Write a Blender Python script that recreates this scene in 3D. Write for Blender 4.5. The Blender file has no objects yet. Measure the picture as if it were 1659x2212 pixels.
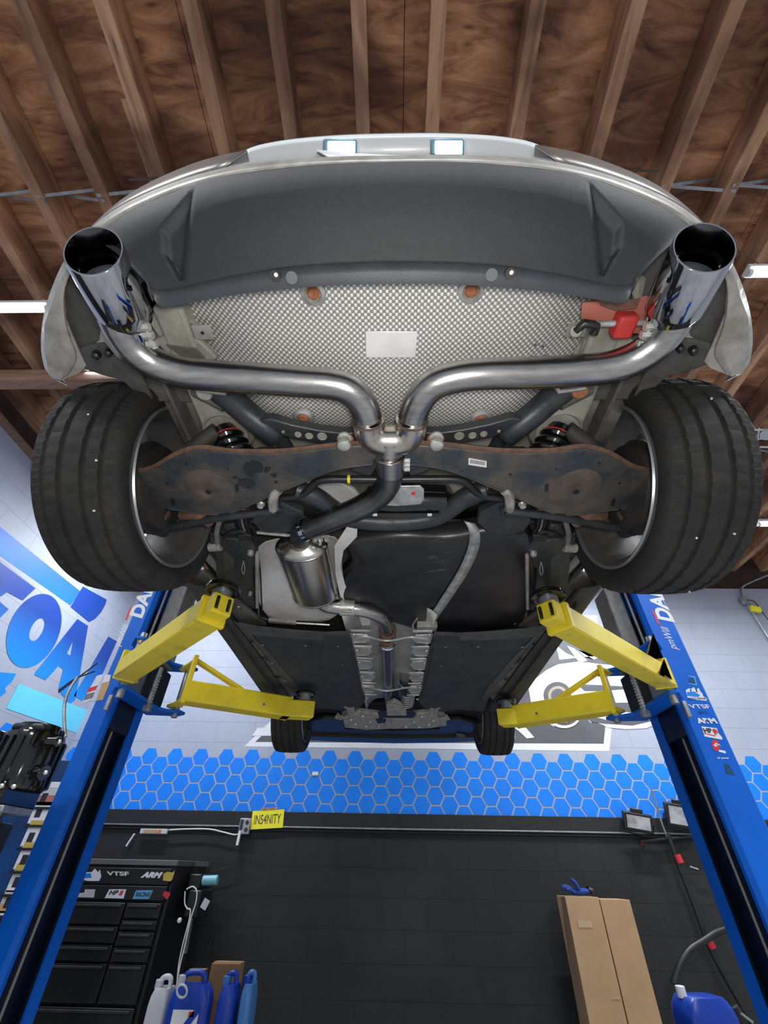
import bpy, bmesh, math, random
from mathutils import Vector, Matrix
random.seed(7)
SC = bpy.context.scene
COL = SC.collection
PI = math.pi
# ------------------------------------------------------------------ camera
# World origin = the photographer's phone; x right, y towards the back wall, z up. Floor at z = -1.45.
FPX, PITCH, YAW, ROLL = 918.5, 0.70386, -0.028868, 0.019598
CF = Vector((math.sin(YAW)*math.cos(PITCH), math.cos(YAW)*math.cos(PITCH), math.sin(PITCH)))
_r = Vector((math.cos(YAW), -math.sin(YAW), 0)); _u = _r.cross(CF)
CR = _r*math.cos(ROLL) + _u*math.sin(ROLL); CU = _u*math.cos(ROLL) - _r*math.sin(ROLL)
cd = bpy.data.cameras.new('camera'); cam = bpy.data.objects.new('camera', cd); COL.objects.link(cam)
cd.sensor_fit = 'VERTICAL'; cd.sensor_height = 24; cd.lens = 24*FPX/2212; cd.clip_start = .02; cd.clip_end = 100
cam.matrix_world = Matrix((( CR.x, CU.x, -CF.x, 0), (CR.y, CU.y, -CF.y, 0), (CR.z, CU.z, -CF.z, 0), (0, 0, 0, 1)))
SC.camera = cam
# ------------------------------------------------------------------ world, lamps, exposure
w = bpy.data.worlds.new('world'); SC.world = w; w.use_nodes = True
w.node_tree.nodes['Background'].inputs[0].default_value = (.80, .88, 1.0, 1)
w.node_tree.nodes['Background'].inputs[1].default_value = .42
SC.view_settings.view_transform = 'Standard'; SC.view_settings.look = 'None'
SC.view_settings.exposure = 0; SC.view_settings.gamma = 1; SC.view_settings.use_curve_mapping = False
def area(name, loc, rot, sx, sy, power, color=(.93, .96, 1)):
    l = bpy.data.lights.new(name, 'AREA'); l.shape = 'RECTANGLE'; l.size = sx; l.size_y = sy; l.energy = power; l.color = color
    o = bpy.data.objects.new(name, l); COL.objects.link(o); o.location = loc; o.rotation_euler = rot; return o
# the shop's LED tubes (unseen ones added behind the camera have no fixture) and the phone's flash
TUBES = [(-2.82, 1.195, 2.72, 1.2), (2.70, 1.03, 2.72, 1.2), (4.27, 3.39, 2.72, 1.2), (-1.80, 1.80, 2.98, 1.2),
         (-2.4, 3.9, 2.95, 1.2), (2.2, 4.0, 2.95, 1.2), (-2.4, -1.6, 2.95, 1.2), (2.4, -1.6, 2.95, 1.2), (0, -2.6, 2.95, 1.2)]
for i, (x, y, z, L) in enumerate(TUBES):
    area('tube_light', (x, y, z-.035), (0, 0, 0), L, .05, (21, 52, 46, 14, 66, 88, 112, 112, 90)[i])
fl = bpy.data.lights.new('flash', 'AREA'); fl.shape = 'DISK'; fl.size = .12; fl.energy = 8.5; fl.color = (1, .97, .92)
fo = bpy.data.objects.new('flash', fl); COL.objects.link(fo); fo.matrix_world = cam.matrix_world.copy(); fo.location = (.03, -.05, .02)

# ------------------------------------------------------------------ geometry of pixels -> points (used only to read positions off the photograph)
def ray(u, v): return CF + CR*((u-829.5)/FPX) + CU*((1106-v)/FPX)
def A(u, v, x=None, y=None, z=None):
    d = ray(u, v)
    s = x/d.x if x is not None else (y/d.y if y is not None else z/d.z)
    return d*s
def proj(p):
    w_ = p.dot(CF); return (829.5+FPX*p.dot(CR)/w_, 1106-FPX*p.dot(CU)/w_) if w_ > 0 else (-9e3, -9e3)
MX = -.008                                   # the car's centre line
def mir(p): return Vector((2*MX-p[0], p[1], p[2]))

# ------------------------------------------------------------------ materials
def mat(name, c, rough=.5, metal=0, c2=None, ns=20, bump=0, bs=60, coat=0, emit=0, aniso=None, lo=.4, hi=.65, spec=None, trans=0, stretch=None, world=False):
    m = bpy.data.materials.new(name); m.use_nodes = True; nt = m.node_tree; N = nt.nodes; L = nt.links
    b = N['Principled BSDF']; b.inputs['Base Color'].default_value = (*c, 1); b.inputs['Roughness'].default_value = rough
    b.inputs['Metallic'].default_value = metal
    if coat: b.inputs['Coat Weight'].default_value = coat; b.inputs['Coat Roughness'].default_value = .08
    if spec is not None: b.inputs['Specular IOR Level'].default_value = spec
    if trans: b.inputs['Transmission Weight'].default_value = trans
    if emit: b.inputs['Emission Color'].default_value = (*c, 1); b.inputs['Emission Strength'].default_value = emit
    if c2 or bump:
        if world: g = N.new('ShaderNodeNewGeometry').outputs['Position']
        else: g = N.new('ShaderNodeTexCoord').outputs['Object']
        if stretch:
            mp = N.new('ShaderNodeMapping'); mp.inputs['Scale'].default_value = stretch; L.new(g, mp.inputs[0]); g = mp.outputs[0]
    if c2:
        t = N.new('ShaderNodeTexNoise'); t.inputs['Scale'].default_value = ns; t.inputs['Detail'].default_value = 5; t.inputs['Roughness'].default_value = .65
        L.new(g, t.inputs['Vector'])
        r = N.new('ShaderNodeValToRGB'); r.color_ramp.elements[0].position = lo; r.color_ramp.elements[1].position = hi
        r.color_ramp.elements[0].color = (*c, 1); r.color_ramp.elements[1].color = (*c2, 1)
        L.new(t.outputs['Fac'], r.inputs[0]); L.new(r.outputs[0], b.inputs['Base Color'])
    if bump:
        t2 = N.new('ShaderNodeTexNoise'); t2.inputs['Scale'].default_value = bs; t2.inputs['Detail'].default_value = 3
        L.new(g, t2.inputs['Vector']); bp = N.new('ShaderNodeBump'); bp.inputs['Strength'].default_value = bump; bp.inputs['Distance'].default_value = .004
        L.new(t2.outputs['Fac'], bp.inputs['Height']); L.new(bp.outputs[0], b.inputs['Normal'])
    return m
M = {}
M['steel'] = mat('brushed_steel', (.50, .49, .47), .27, 1, (.36, .35, .34), 14, .05, 90, stretch=(1, 6, 6))
M['steel_dark'] = mat('dull_steel', (.20, .20, .20), .34, 1, (.12, .12, .12), 9, .05, 90)
M['steel_heat'] = mat('heat_tinted_steel', (.58, .54, .48), .24, 1, (.34, .22, .14), 16, .03, 90, lo=.5, hi=.75)
M['tipinner'] = mat('smoked_chrome', (.14, .14, .15), .12, 1)
M['chrome'] = mat('chrome', (.50, .51, .54), .06, 1)
M['muffler'] = mat('polished_muffler', (.62, .60, .56), .24, 1, (.42, .38, .33), 8, .03, 30)
M['zinc'] = mat('zinc_bolt', (.62, .62, .58), .35, .6, (.45, .44, .40), 60)
M['rust'] = mat('rusty_steel', (.17, .085, .05), .85, 0, (.08, .055, .042), 45, .4, 120)
M['rust_soft'] = mat('rust_stained_paint', (.12, .085, .062), .7, 0, (.062, .058, .055), 22, .3, 80)
M['rust_bright'] = mat('bright_rust', (.42, .15, .07), .9, 0, (.25, .11, .06), 120, .4, 300)
M['paintedarm'] = mat('chipped_blue_black_paint', (.042, .052, .062), .48, .2, (.125, .105, .085), 7, .25, 60, lo=.42, hi=.62)
M['frame'] = mat('subframe_black', (.028, .034, .042), .42, .2, (.055, .055, .055), 12, .2, 60)
M['black'] = mat('black_plastic', (.012, .012, .013), .38, 0, (.02, .02, .021), 18, .08, 60)
M['gloss'] = mat('gloss_black', (.006, .006, .007), .12, 0, coat=.6)
M['tank'] = mat('tank_black', (.009, .009, .011), .33, 0, (.022, .022, .024), 6, .06, 12)
M['panel'] = mat('underbody_fibre', (.022, .026, .030), .72, 0, (.040, .042, .042), 10, .35, 200)
M['panel_edge'] = mat('underbody_edge', (.075, .08, .08), .7, 0, (.045, .048, .048), 20)
M['beige'] = mat('primer_beige', (.36, .35, .30), .55, 0, (.22, .21, .17), 9, .15, 40)
M['underseal'] = mat('underseal', (.13, .125, .11), .75, 0, (.075, .07, .062), 8, .3, 80)
M['seal_dark'] = mat('underseal_dark', (.05, .048, .044), .8, 0, (.03, .03, .028), 12, .3, 80)
M['liner'] = mat('arch_liner', (.085, .083, .08), .9, 0, (.055, .053, .05), 30, .5, 400)
M['valance'] = mat('textured_valance', (.020, .022, .024), .55, 0, (.024, .026, .029), 60, .25, 900)
M['valance2'] = mat('valance_lip', (.046, .052, .060), .45, 0, (.036, .041, .048), 25, .15, 600)
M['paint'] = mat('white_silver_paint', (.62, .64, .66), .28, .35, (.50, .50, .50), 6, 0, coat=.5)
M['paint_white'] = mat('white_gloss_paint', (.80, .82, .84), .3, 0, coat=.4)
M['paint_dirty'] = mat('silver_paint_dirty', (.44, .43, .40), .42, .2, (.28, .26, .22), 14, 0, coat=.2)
M['paint_top'] = mat('silver_paint_dark_reflection', (.20, .19, .18), .38, .6, coat=.3)  # silver darkened: the reflected dark ceiling is put into the base colour
M['rubber'] = mat('tyre_rubber', (.015, .0145, .014), .8, 0, (.028, .026, .023), 9, .3, 160)
M['rubber_side'] = mat('tyre_sidewall', (.030, .028, .026), .7, 0, (.048, .042, .036), 14, .1, 60)
M['rim'] = mat('rim_barrel', (.13, .125, .12), .6, .3, (.085, .08, .075), 8)
M['rimlip'] = mat('rim_flange', (.34, .35, .36), .35, .7)
M['brake'] = mat('brake_shield', (.035, .034, .034), .6, .2, (.06, .05, .045), 14)
M['cast'] = mat('cast_aluminium', (.44, .42, .37), .6, .2, (.24, .22, .19), 22, .4, 60)
M['foil'] = mat('tunnel_foil', (.62, .61, .58), .38, .6, (.42, .41, .39), 6, .3, 14)
M['whiteshield'] = mat('white_shield', (.92, .91, .89), .34, .3, (.66, .64, .61), 5, .15, 20)
M['strap'] = mat('strap_steel', (.60, .61, .60), .45, .6, (.33, .33, .32), 20)
M['yellow'] = mat('yellow_paint', (.86, .68, .02), .42, 0, (.72, .56, .03), 7, .06, 30, coat=.15)
M['yellow_worn'] = mat('yellow_paint_worn', (.80, .64, .05), .5, 0, (.46, .36, .07), 11, .1, 40, lo=.55, hi=.75)
M['lift'] = mat('lift_blue_paint', (.0, .125, .64), .45, 0, (.0, .115, .58), 5, .04, 60, spec=.3)
M['navy'] = mat('shaded_navy', (.0, .008, .035), .55, 0, (.001, .004, .016), 5)  # near-black navy: shade inside the post channel as colour, also the dark carriage
M['lift_in'] = mat('lift_blue_inner', (.0, .05, .20), .5, 0, (.003, .022, .08), 4)
M['cable'] = mat('steel_cable', (.35, .33, .30), .5, .7)
M['galv'] = mat('galvanised', (.42, .44, .46), .4, .7, (.30, .31, .33), 20)
M['grey'] = mat('grey_plate', (.20, .20, .20), .6, 0, (.14, .14, .14), 30)
M['white'] = mat('white_plastic', (.80, .80, .80), .5)
M['sticker'] = mat('white_vinyl', (.75, .76, .80), .45)
M['red'] = mat('red_vinyl', (.65, .03, .04), .45)
M['redpaint'] = mat('faded_red_plate', (.50, .17, .14), .55, 0, (.42, .13, .10), 12)
M['redrubber'] = mat('red_rubber', (.50, .035, .03), .5)
M['dark'] = mat('dark_vinyl', (.02, .02, .03), .5)
M['green'] = mat('dark_green_vinyl', (.0, .06, .12), .5)
M['cyan'] = mat('pale_blue_vinyl', (.10, .36, .62), .45)
M['tan'] = mat('orange_vinyl', (.55, .33, .14), .5)
M['gold'] = mat('gold_vinyl', (.55, .42, .08), .45)
M['wallgrey'] = mat('wall_grey_paint', (.40, .44, .54), .6, 0, (.35, .39, .49), 1.3, .25, 45, world=True)
M['wallblack'] = mat('wall_black_paint', (.010, .011, .012), .72, 0, (.016, .017, .017), 1.5, .3, 45, world=True)
M['hexblue'] = mat('hex_blue_paint', (.0, .235, .95), .7, 0, (.0, .21, .88), 3, .15, 45, world=True)
M['muralwhite'] = mat('mural_white', (.80, .83, .88), .55, 0, (.72, .75, .80), 3, .2, 45, world=True)
M['muralgrey'] = mat('mural_charcoal', (.085, .088, .10), .6, 0, (.11, .115, .13), 3, .2, 45, world=True)
M['muraltan'] = mat('mural_tan', (.42, .33, .25), .6)
M['muralcyan'] = mat('mural_cyan', (.16, .72, .98), .55, 0, (.14, .68, .95), 3, .15, 45, world=True)
M['muralblue'] = mat('mural_blue', (.0, .22, .82), .55)
M['card'] = mat('cardboard', (.50, .32, .17), .8, 0, (.44, .28, .15), 4, .1, 60)
M['cardtape'] = mat('packing_tape', (.54, .38, .24), .3)
M['card_dark'] = mat('cardboard_brown', (.30, .17, .08), .8, 0, (.25, .14, .07), 8)
M['jug'] = mat('blue_jug', (.005, .05, .42), .35, 0, (.004, .04, .34), 9)
M['jug_light'] = mat('light_blue_jug', (.06, .20, .48), .3)
M['glove'] = mat('blue_glove', (.015, .06, .32), .8, 0, (.01, .04, .2), 30)
M['cabinet'] = mat('cabinet_black', (.010, .010, .011), .45, 0, (.016, .016, .016), 10)
M['cab_edge'] = mat('cabinet_top_grey', (.13, .13, .13), .55)
M['plate_y'] = mat('plate_yellow', (.95, .86, .03), .4)
M['teal'] = mat('pale_teal_plastic', (.20, .52, .62), .35)
M['clear'] = mat('clear_plastic', (.55, .57, .60), .25)
M['lens'] = mat('lamp_reflector', (.62, .64, .66), .35, .3, (.34, .34, .36), 12)
M['tube'] = mat('led_tube', (.95, .97, 1), .5, emit=14)
M['plamp'] = mat('plate_lamp_led', (.78, .90, 1), .4, emit=16)
M['plamp_frame'] = mat('plate_lamp_lens', (.25, .42, .5), .2, .2)
M['floor'] = mat('concrete_floor', (.40, .40, .40), .7, 0, (.32, .32, .32), 3, .1, 30)
M['trimwood'] = mat('plate_beam_wood', (.30, .17, .11), .75, 0, (.20, .11, .07), 5, .2, 30, stretch=(1, 8, 8))
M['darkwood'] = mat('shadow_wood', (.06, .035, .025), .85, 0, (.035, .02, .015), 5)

def wood(name, ca, cb, cc, stretch):
    m = bpy.data.materials.new(name); m.use_nodes = True; nt = m.node_tree; N = nt.nodes; L = nt.links; b = N['Principled BSDF']
    b.inputs['Roughness'].default_value = .75
    g = N.new('ShaderNodeNewGeometry').outputs['Position']
    mp = N.new('ShaderNodeMapping'); mp.inputs['Scale'].default_value = stretch; L.new(g, mp.inputs[0])
    t = N.new('ShaderNodeTexNoise'); t.inputs['Scale'].default_value = 2.2; t.inputs['Detail'].default_value = 7; t.inputs['Roughness'].default_value = .62; t.inputs['Distortion'].default_value = 1.4
    L.new(mp.outputs[0], t.inputs[0])
    r = N.new('ShaderNodeValToRGB'); e = r.color_ramp.elements
    e[0].position = .33; e[0].color = (*cc, 1); e[1].position = .68; e[1].color = (*ca, 1); k = e.new(.5); k.color = (*cb, 1)
    L.new(t.outputs['Fac'], r.inputs[0])
    # knots and dark water stains
    v = N.new('ShaderNodeTexVoronoi'); v.inputs['Scale'].default_value = 2.6; L.new(mp.outputs[0], v.inputs['Vector'])
    rk = N.new('ShaderNodeValToRGB'); rk.color_ramp.elements[0].position = .02; rk.color_ramp.elements[1].position = .13
    rk.color_ramp.elements[0].color = (.22, .2, .2, 1); rk.color_ramp.elements[1].color = (1, 1, 1, 1); L.new(v.outputs['Distance'], rk.inputs[0])
    t3 = N.new('ShaderNodeTexNoise'); t3.inputs['Scale'].default_value = 1.1; t3.inputs['Detail'].default_value = 3; t3.inputs['Distortion'].default_value = .6; L.new(g, t3.inputs[0])
    rs = N.new('ShaderNodeValToRGB'); rs.color_ramp.elements[0].position = .40; rs.color_ramp.elements[1].position = .56
    rs.color_ramp.elements[0].color = (.30, .24, .26, 1); rs.color_ramp.elements[1].color = (1, 1, 1, 1); L.new(t3.outputs['Fac'], rs.inputs[0])
    m1 = N.new('ShaderNodeMix'); m1.data_type = 'RGBA'; m1.blend_type = 'MULTIPLY'; m1.inputs[0].default_value = .8
    L.new(r.outputs[0], m1.inputs[6]); L.new(rk.outputs[0], m1.inputs[7])
    m2 = N.new('ShaderNodeMix'); m2.data_type = 'RGBA'; m2.blend_type = 'MULTIPLY'; m2.inputs[0].default_value = .85
    L.new(m1.outputs[2], m2.inputs[6]); L.new(rs.outputs[0], m2.inputs[7]); L.new(m2.outputs[2], b.inputs['Base Color'])
    bp = N.new('ShaderNodeBump'); bp.inputs['Strength'].default_value = .3; bp.inputs['Distance'].default_value = .01
    L.new(t.outputs['Fac'], bp.inputs['Height']); L.new(bp.outputs[0], b.inputs['Normal'])
    return m
M['ply'] = wood('stained_plywood', (.74, .40, .21), (.47, .22, .105), (.17, .07, .042), (1.0, 3.6, 1))
M['joist'] = wood('rough_joist', (.70, .41, .24), (.55, .30, .165), (.32, .165, .10), (5, .7, 3))

def dimple():
    m = bpy.data.materials.new('dimpled_foil'); m.use_nodes = True; nt = m.node_tree; N = nt.nodes; L = nt.links; b = N['Principled BSDF']
    b.inputs['Roughness'].default_value = .45; b.inputs['Metallic'].default_value = .25
    g = N.new('ShaderNodeNewGeometry').outputs['Position']; s = N.new('ShaderNodeSeparateXYZ'); L.new(g, s.inputs[0])
    def wave(o, k):
        a = N.new('ShaderNodeMath'); a.operation = 'MULTIPLY'; a.inputs[1].default_value = k; L.new(o, a.inputs[0])
        c = N.new('ShaderNodeMath'); c.operation = 'COSINE'; L.new(a.outputs[0], c.inputs[0]); return c.outputs[0]
    p = .0098*1.414
    x = wave(s.outputs['X'], 2*PI/p); y = wave(s.outputs['Y'], 2*PI/p)
    mu = N.new('ShaderNodeMath'); mu.operation = 'MULTIPLY'; L.new(x, mu.inputs[0]); L.new(y, mu.inputs[1])
    h = N.new('ShaderNodeMapRange'); h.inputs[1].default_value = -.15; h.inputs[2].default_value = .55; L.new(mu.outputs[0], h.inputs[0])
    r = N.new('ShaderNodeValToRGB'); r.color_ramp.elements[0].color = (.30, .29, .27, 1); r.color_ramp.elements[1].color = (.95, .93, .90, 1)
    L.new(h.outputs[0], r.inputs[0]); L.new(r.outputs[0], b.inputs['Base Color'])
    bp = N.new('ShaderNodeBump'); bp.inputs['Strength'].default_value = .5; bp.inputs['Distance'].default_value = .0016
    L.new(h.outputs[0], bp.inputs['Height']); L.new(bp.outputs[0], b.inputs['Normal'])
    return m
M['dimple'] = dimple()
def gradient_paint(name, zlo, zhi, clo, chi):
    m = bpy.data.materials.new(name); m.use_nodes = True; nt = m.node_tree; N = nt.nodes; L = nt.links; b = N['Principled BSDF']; b.inputs['Roughness'].default_value = .55
    g = N.new('ShaderNodeNewGeometry').outputs['Position']; s = N.new('ShaderNodeSeparateXYZ'); L.new(g, s.inputs[0])
    h = N.new('ShaderNodeMapRange'); h.inputs[1].default_value = zlo; h.inputs[2].default_value = zhi; L.new(s.outputs['Z'], h.inputs[0])
    r = N.new('ShaderNodeValToRGB'); r.color_ramp.elements[0].color = (*clo, 1); r.color_ramp.elements[1].color = (*chi, 1)
    L.new(h.outputs[0], r.inputs[0]); L.new(r.outputs[0], b.inputs['Base Color']); return m
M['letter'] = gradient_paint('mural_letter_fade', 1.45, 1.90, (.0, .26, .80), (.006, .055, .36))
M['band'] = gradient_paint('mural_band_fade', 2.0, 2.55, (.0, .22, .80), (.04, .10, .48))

# ------------------------------------------------------------------ builders
class MB:
    def __init__(s): s.v = []; s.f = []
    def add(s, vs, fs):
        n = len(s.v); s.v += [tuple(p) for p in vs]; s.f += [tuple(i+n for i in f) for f in fs]; return s
    def box(s, c, d, R=None):
        c = Vector(c); h = Vector(d)/2; vs = []
        for x in (-1, 1):
            for y in (-1, 1):
                for z in (-1, 1):
                    q = Vector((x*h.x, y*h.y, z*h.z))
                    vs.append(c+(R @ q if R is not None else q))
        return s.add(vs, [(0, 1, 3, 2), (4, 6, 7, 5), (0, 4, 5, 1), (2, 3, 7, 6), (0, 2, 6, 4), (1, 5, 7, 3)])
    def bar(s, a, b, wd, ht, up=(0, 0, 1), off=0):
        a = Vector(a); b = Vector(b); d = (b-a); L = d.length; d.normalize(); upv = Vector(up)
        sd = d.cross(upv).normalized(); u2 = sd.cross(d)
        R = Matrix((sd, d, u2)).transposed()
        return s.box((a+b)/2+u2*off, (wd, L, ht), R)
    def prism(s, pts, vec):
        n = len(pts); P = [Vector(p) for p in pts]; Q = [p+Vector(vec) for p in P]
        fs = [tuple(range(n)), tuple(range(2*n-1, n-1, -1))] + [(i, i+n, (i+1) % n+n, (i+1) % n) for i in range(n)]
        return s.add(P+Q, fs)
    def tube(s, pts, r, n=14, cap=True, close=False):
        P = [Vector(p) for p in pts]; m = len(P); rr = r if isinstance(r, (list, tuple)) else [r]*m
        T = []
        for i in range(m):
            if close: t = P[(i+1) % m]-P[i-1]
            else: t = P[min(i+1, m-1)]-P[max(i-1, 0)]
            T.append(t.normalized())
        ref = Vector((0, 0, 1)) if abs(T[0].z) < .9 else Vector((1, 0, 0))
        nv = (ref-T[0]*ref.dot(T[0])).normalized(); vs = []
        for i in range(m):
            nv = (nv-T[i]*nv.dot(T[i])).normalized(); bv = T[i].cross(nv)
            for k in range(n):
                a = 2*PI*k/n; vs.append(P[i]+(nv*math.cos(a)+bv*math.sin(a))*rr[i])
        fs = []
        for i in range(m if close else m-1):
            j = (i+1) % m
            for k in range(n): k2 = (k+1) % n; fs.append((i*n+k, i*n+k2, j*n+k2, j*n+k))
        if cap and not close: fs += [tuple(range(n-1, -1, -1)), tuple((m-1)*n+k for k in range(n))]
        return s.add(vs, fs)
    def cyl(s, a, b, r, n=16, r2=None): return s.tube([a, b], [r, r if r2 is None else r2], n)
    def lathe(s, o, ax, prof, n=32, sc=(1, 1), cap=False, xdir=None):
        o = Vector(o); ax = Vector(ax).normalized()
        ref = Vector(xdir) if xdir is not None else (Vector((0, 0, 1)) if abs(ax.z) < .9 else Vector((1, 0, 0)))
        e1 = (ref-ax*ref.dot(ax)).normalized(); e2 = ax.cross(e1); vs = []
        for t, r in prof:
            for k in range(n):
                a = 2*PI*k/n; vs.append(o+ax*t+e1*(r*math.cos(a)*sc[0])+e2*(r*math.sin(a)*sc[1]))
        m = len(prof); fs = [(i*n+k, i*n+(k+1) % n, (i+1)*n+(k+1) % n, (i+1)*n+k) for i in range(m-1) for k in range(n)]
        if cap: fs += [tuple(range(n-1, -1, -1)), tuple((m-1)*n+k for k in range(n))]
        return s.add(vs, fs)
    def grid(s, rows):
        n = len(rows[0]); vs = [p for r in rows for p in r]
        return s.add(vs, [(i*n+k, i*n+k+1, (i+1)*n+k+1, (i+1)*n+k) for i in range(len(rows)-1) for k in range(n-1)])
    def build(s, name, m, parent=None, bevel=0, solid=0, smooth=True, sub=0, angle=38):
        me = bpy.data.meshes.new(name); me.from_pydata(s.v, [], s.f)
        bm = bmesh.new(); bm.from_mesh(me); bmesh.ops.recalc_face_normals(bm, faces=bm.faces)
        for e in bm.edges:
            e.smooth = not (len(e.link_faces) == 2 and e.calc_face_angle(0) > math.radians(angle))
        for f in bm.faces: f.smooth = smooth
        bm.to_mesh(me); bm.free()
        me.materials.append(M[m] if isinstance(m, str) else m)
        o = bpy.data.objects.new(name, me); COL.objects.link(o)
        if parent is not None: o.parent = parent; o.matrix_parent_inverse = Matrix.Translation(-parent_loc(parent))
        if solid: k = o.modifiers.new('solid', 'SOLIDIFY'); k.thickness = solid; k.offset = 0
        if sub: k = o.modifiers.new('sub', 'SUBSURF'); k.levels = k.render_levels = sub
        if bevel: k = o.modifiers.new('bevel', 'BEVEL'); k.width = bevel; k.segments = 2; k.limit_method = 'ANGLE'; k.harden_normals = False
        return o
def parent_loc(p):          # meshes sit at the world origin in their thing's frame; only an Empty is moved
    return Vector(p.location) if p.type == 'EMPTY' else Vector()
def tag(o, label=None, cat=None, group=None, kind=None):
    if label: o['label'] = label
    if cat: o['category'] = cat
    if group: o['group'] = group
    if kind: o['kind'] = kind
    return o
def thing(name, loc, label, cat, group=None):
    o = bpy.data.objects.new(name, None); COL.objects.link(o); o.location = loc; o.empty_display_size = .1
    return tag(o, label, cat, group)
def smooth_path(P, k=6):
    P = [Vector(p) for p in P]; out = []
    for i in range(len(P)-1):
        a = P[max(i-1, 0)]; b = P[i]; c = P[i+1]; d = P[min(i+2, len(P)-1)]
        for j in range(k):
            t = j/k; out.append(.5*((2*b)+(c-a)*t+(2*a-5*b+4*c-d)*t*t+(3*b-a-3*c+d)*t**3))
    return out+[P[-1]]
def text(name, s, m, parent, origin, xdir, ydir, height, width=None, depth=.0006, shear=0, bold=0):
    cu = bpy.data.curves.new(name, 'FONT'); cu.body = s; cu.extrude = depth; cu.shear = shear; cu.offset = bold; cu.align_x = 'CENTER'; cu.align_y = 'CENTER'
    t = bpy.data.objects.new('tmp', cu); COL.objects.link(t); bpy.context.view_layer.update()
    me = bpy.data.meshes.new_from_object(t); bpy.data.objects.remove(t)
    xs = [v.co.x for v in me.vertices]; ys = [v.co.y for v in me.vertices]
    if not xs: return
    cx, cy = (max(xs)+min(xs))/2, (max(ys)+min(ys))/2; sy = height/(max(ys)-min(ys)); sx = sy if width is None else width/(max(xs)-min(xs))
    X = Vector(xdir).normalized(); Y = Vector(ydir).normalized(); Z = X.cross(Y).normalized(); O = Vector(origin)
    for v in me.vertices: v.co = O+X*((v.co.x-cx)*sx)+Y*((v.co.y-cy)*sy)+Z*v.co.z
    me.materials.append(M[m]); me.name = name
    o = bpy.data.objects.new(name, me); COL.objects.link(o)
    if parent is not None: o.parent = parent; o.matrix_parent_inverse = Matrix.Translation(-parent_loc(parent))
    return o
def inst(name, me, loc, parent, rot=None):
    o = bpy.data.objects.new(name, me); COL.objects.link(o); o.location = loc
    if rot: o.rotation_euler = rot
    if parent is not None: o.parent = parent; o.matrix_parent_inverse = Matrix.Translation(-parent_loc(parent))
    return o

# ================================================================== THE ROOM
FZ = -1.45; WY = 5.1; WX = -3.5; ZT = 2.98; ZB = .442; BL, BH = .4064, .2032
tag(MB().box((1, 0, FZ-.05), (13, 13, .1)).build('floor', 'floor'), 'smooth grey concrete workshop floor', kind='structure')
wb = tag(MB().box((1, WY+.048, (FZ+ZT)/2), (9.2, .11, ZT-FZ)).build('wall_back', 'wallgrey'), 'grey painted block wall with blue honeycomb band and black base', kind='structure')
wl = tag(MB().box((WX-.048, 2.4, (FZ+ZT)/2), (.11, 5.6, ZT-FZ)).build('wall_left', 'wallgrey'), 'grey painted block wall with large blue lettering', kind='structure')
MB().box((1, WY-.0035, (FZ+ZB)/2), (8.9, .009, ZB-FZ)).build('base_coat', 'wallblack', wb)
MB().box((WX+.0035, 2.4, (FZ+ZB)/2), (.009, 5.3, ZB-FZ)).build('base_coat', 'wallblack', wl)
bmb = MB().box((0, 0, 0), (BL-.0012, .02, BH-.0018)); 
tmp = bmb.build('block', 'wallgrey'); bme = tmp.data; bpy.data.objects.remove(tmp)
tmp = bmb.build('block', 'wallblack'); bmk = tmp.data; bpy.data.objects.remove(tmp)
stg, stk = MB(), MB()
nb = 0
for n in range(-10, 13):
    z = ZB+BH*(n+.5)
    if z > ZT or z-BH/2 < FZ-.01: continue
    for i in range(-12, 15):
        x = .1+i*BL+(BL/2 if n % 2 else 0)
        if x-BL/2 < WX-.12 or x > 5.4: continue
        u, v = proj(Vector((x, WY, z)))
        hid = not (-60 < u < 1720 and 1200 < v < 2260) or (470 < u < 1230 and v < 1590) or (420 < u < 1290 and v < 1450)
        if v > 2100: hid = True
        if hid: (stg if n >= 0 else stk).box((x, WY, z), (BL-.0012, .02, BH-.0018))
        else: inst('block', bme if n >= 0 else bmk, (x, WY, z), wb); nb += 1
tag(stg.build('block_course', 'wallgrey', wb), kind='stuff'); tag(stk.build('block_course', 'wallblack', wb), kind='stuff')
stg, stk = MB(), MB()
for n in range(-10, 13):
    z = ZB+BH*(n+.5)
    if z > ZT or z-BH/2 < FZ-.01: continue
    for i in range(-1, 14):
        y = WY-BL/2-i*BL-(BL/2 if n % 2 else 0)
        if y < 0: continue
        u, v = proj(Vector((WX, y, z)))
        if -120 < u < 380 and 850 < v < 1700 and n >= 0: inst('block', bme, (WX, y, z), wl, (0, 0, PI/2)); nb += 1
        else: (stg if n >= 0 else stk).box((WX, y, z), (.02, BL-.0012, BH-.0018))
tag(stg.build('block_course', 'wallgrey', wl), kind='stuff'); tag(stk.build('block_course', 'wallblack', wl), kind='stuff')
# dark rim boards above the block walls, ceiling sheathing, joists
tag(MB().box((1, WY+.12, 3.28), (9.2, .05, .62)).build('trim_1', 'darkwood'), 'dark rim board above the back wall', kind='structure')
tag(MB().box((WX-.12, 2.4, 3.28), (.05, 5.6, .62)).build('trim_2', 'darkwood'), 'dark rim board above the left wall', kind='structure')
tag(MB().box((WX+.0, 2.4, 2.995), (.16, 5.6, .03)).build('trim_3', 'trimwood'), 'sill board on the left wall', kind='structure')
ce = tag(MB().box((1, 1.3, 3.56), (9.4, 8.6, .04)).build('ceiling', 'darkwood'), 'bare plywood ceiling carried by rough timber joists', kind='structure')
ZJ = 3.30
for i in range(8):
    for j in range(4):
        x0 = -3.6+i*1.2192; y0 = -2.9+j*2.42
        MB().box((x0+.6096, y0+1.21, 3.53), (1.215, 2.414, .018)).build('plywood_sheet', 'ply', ce)
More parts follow.
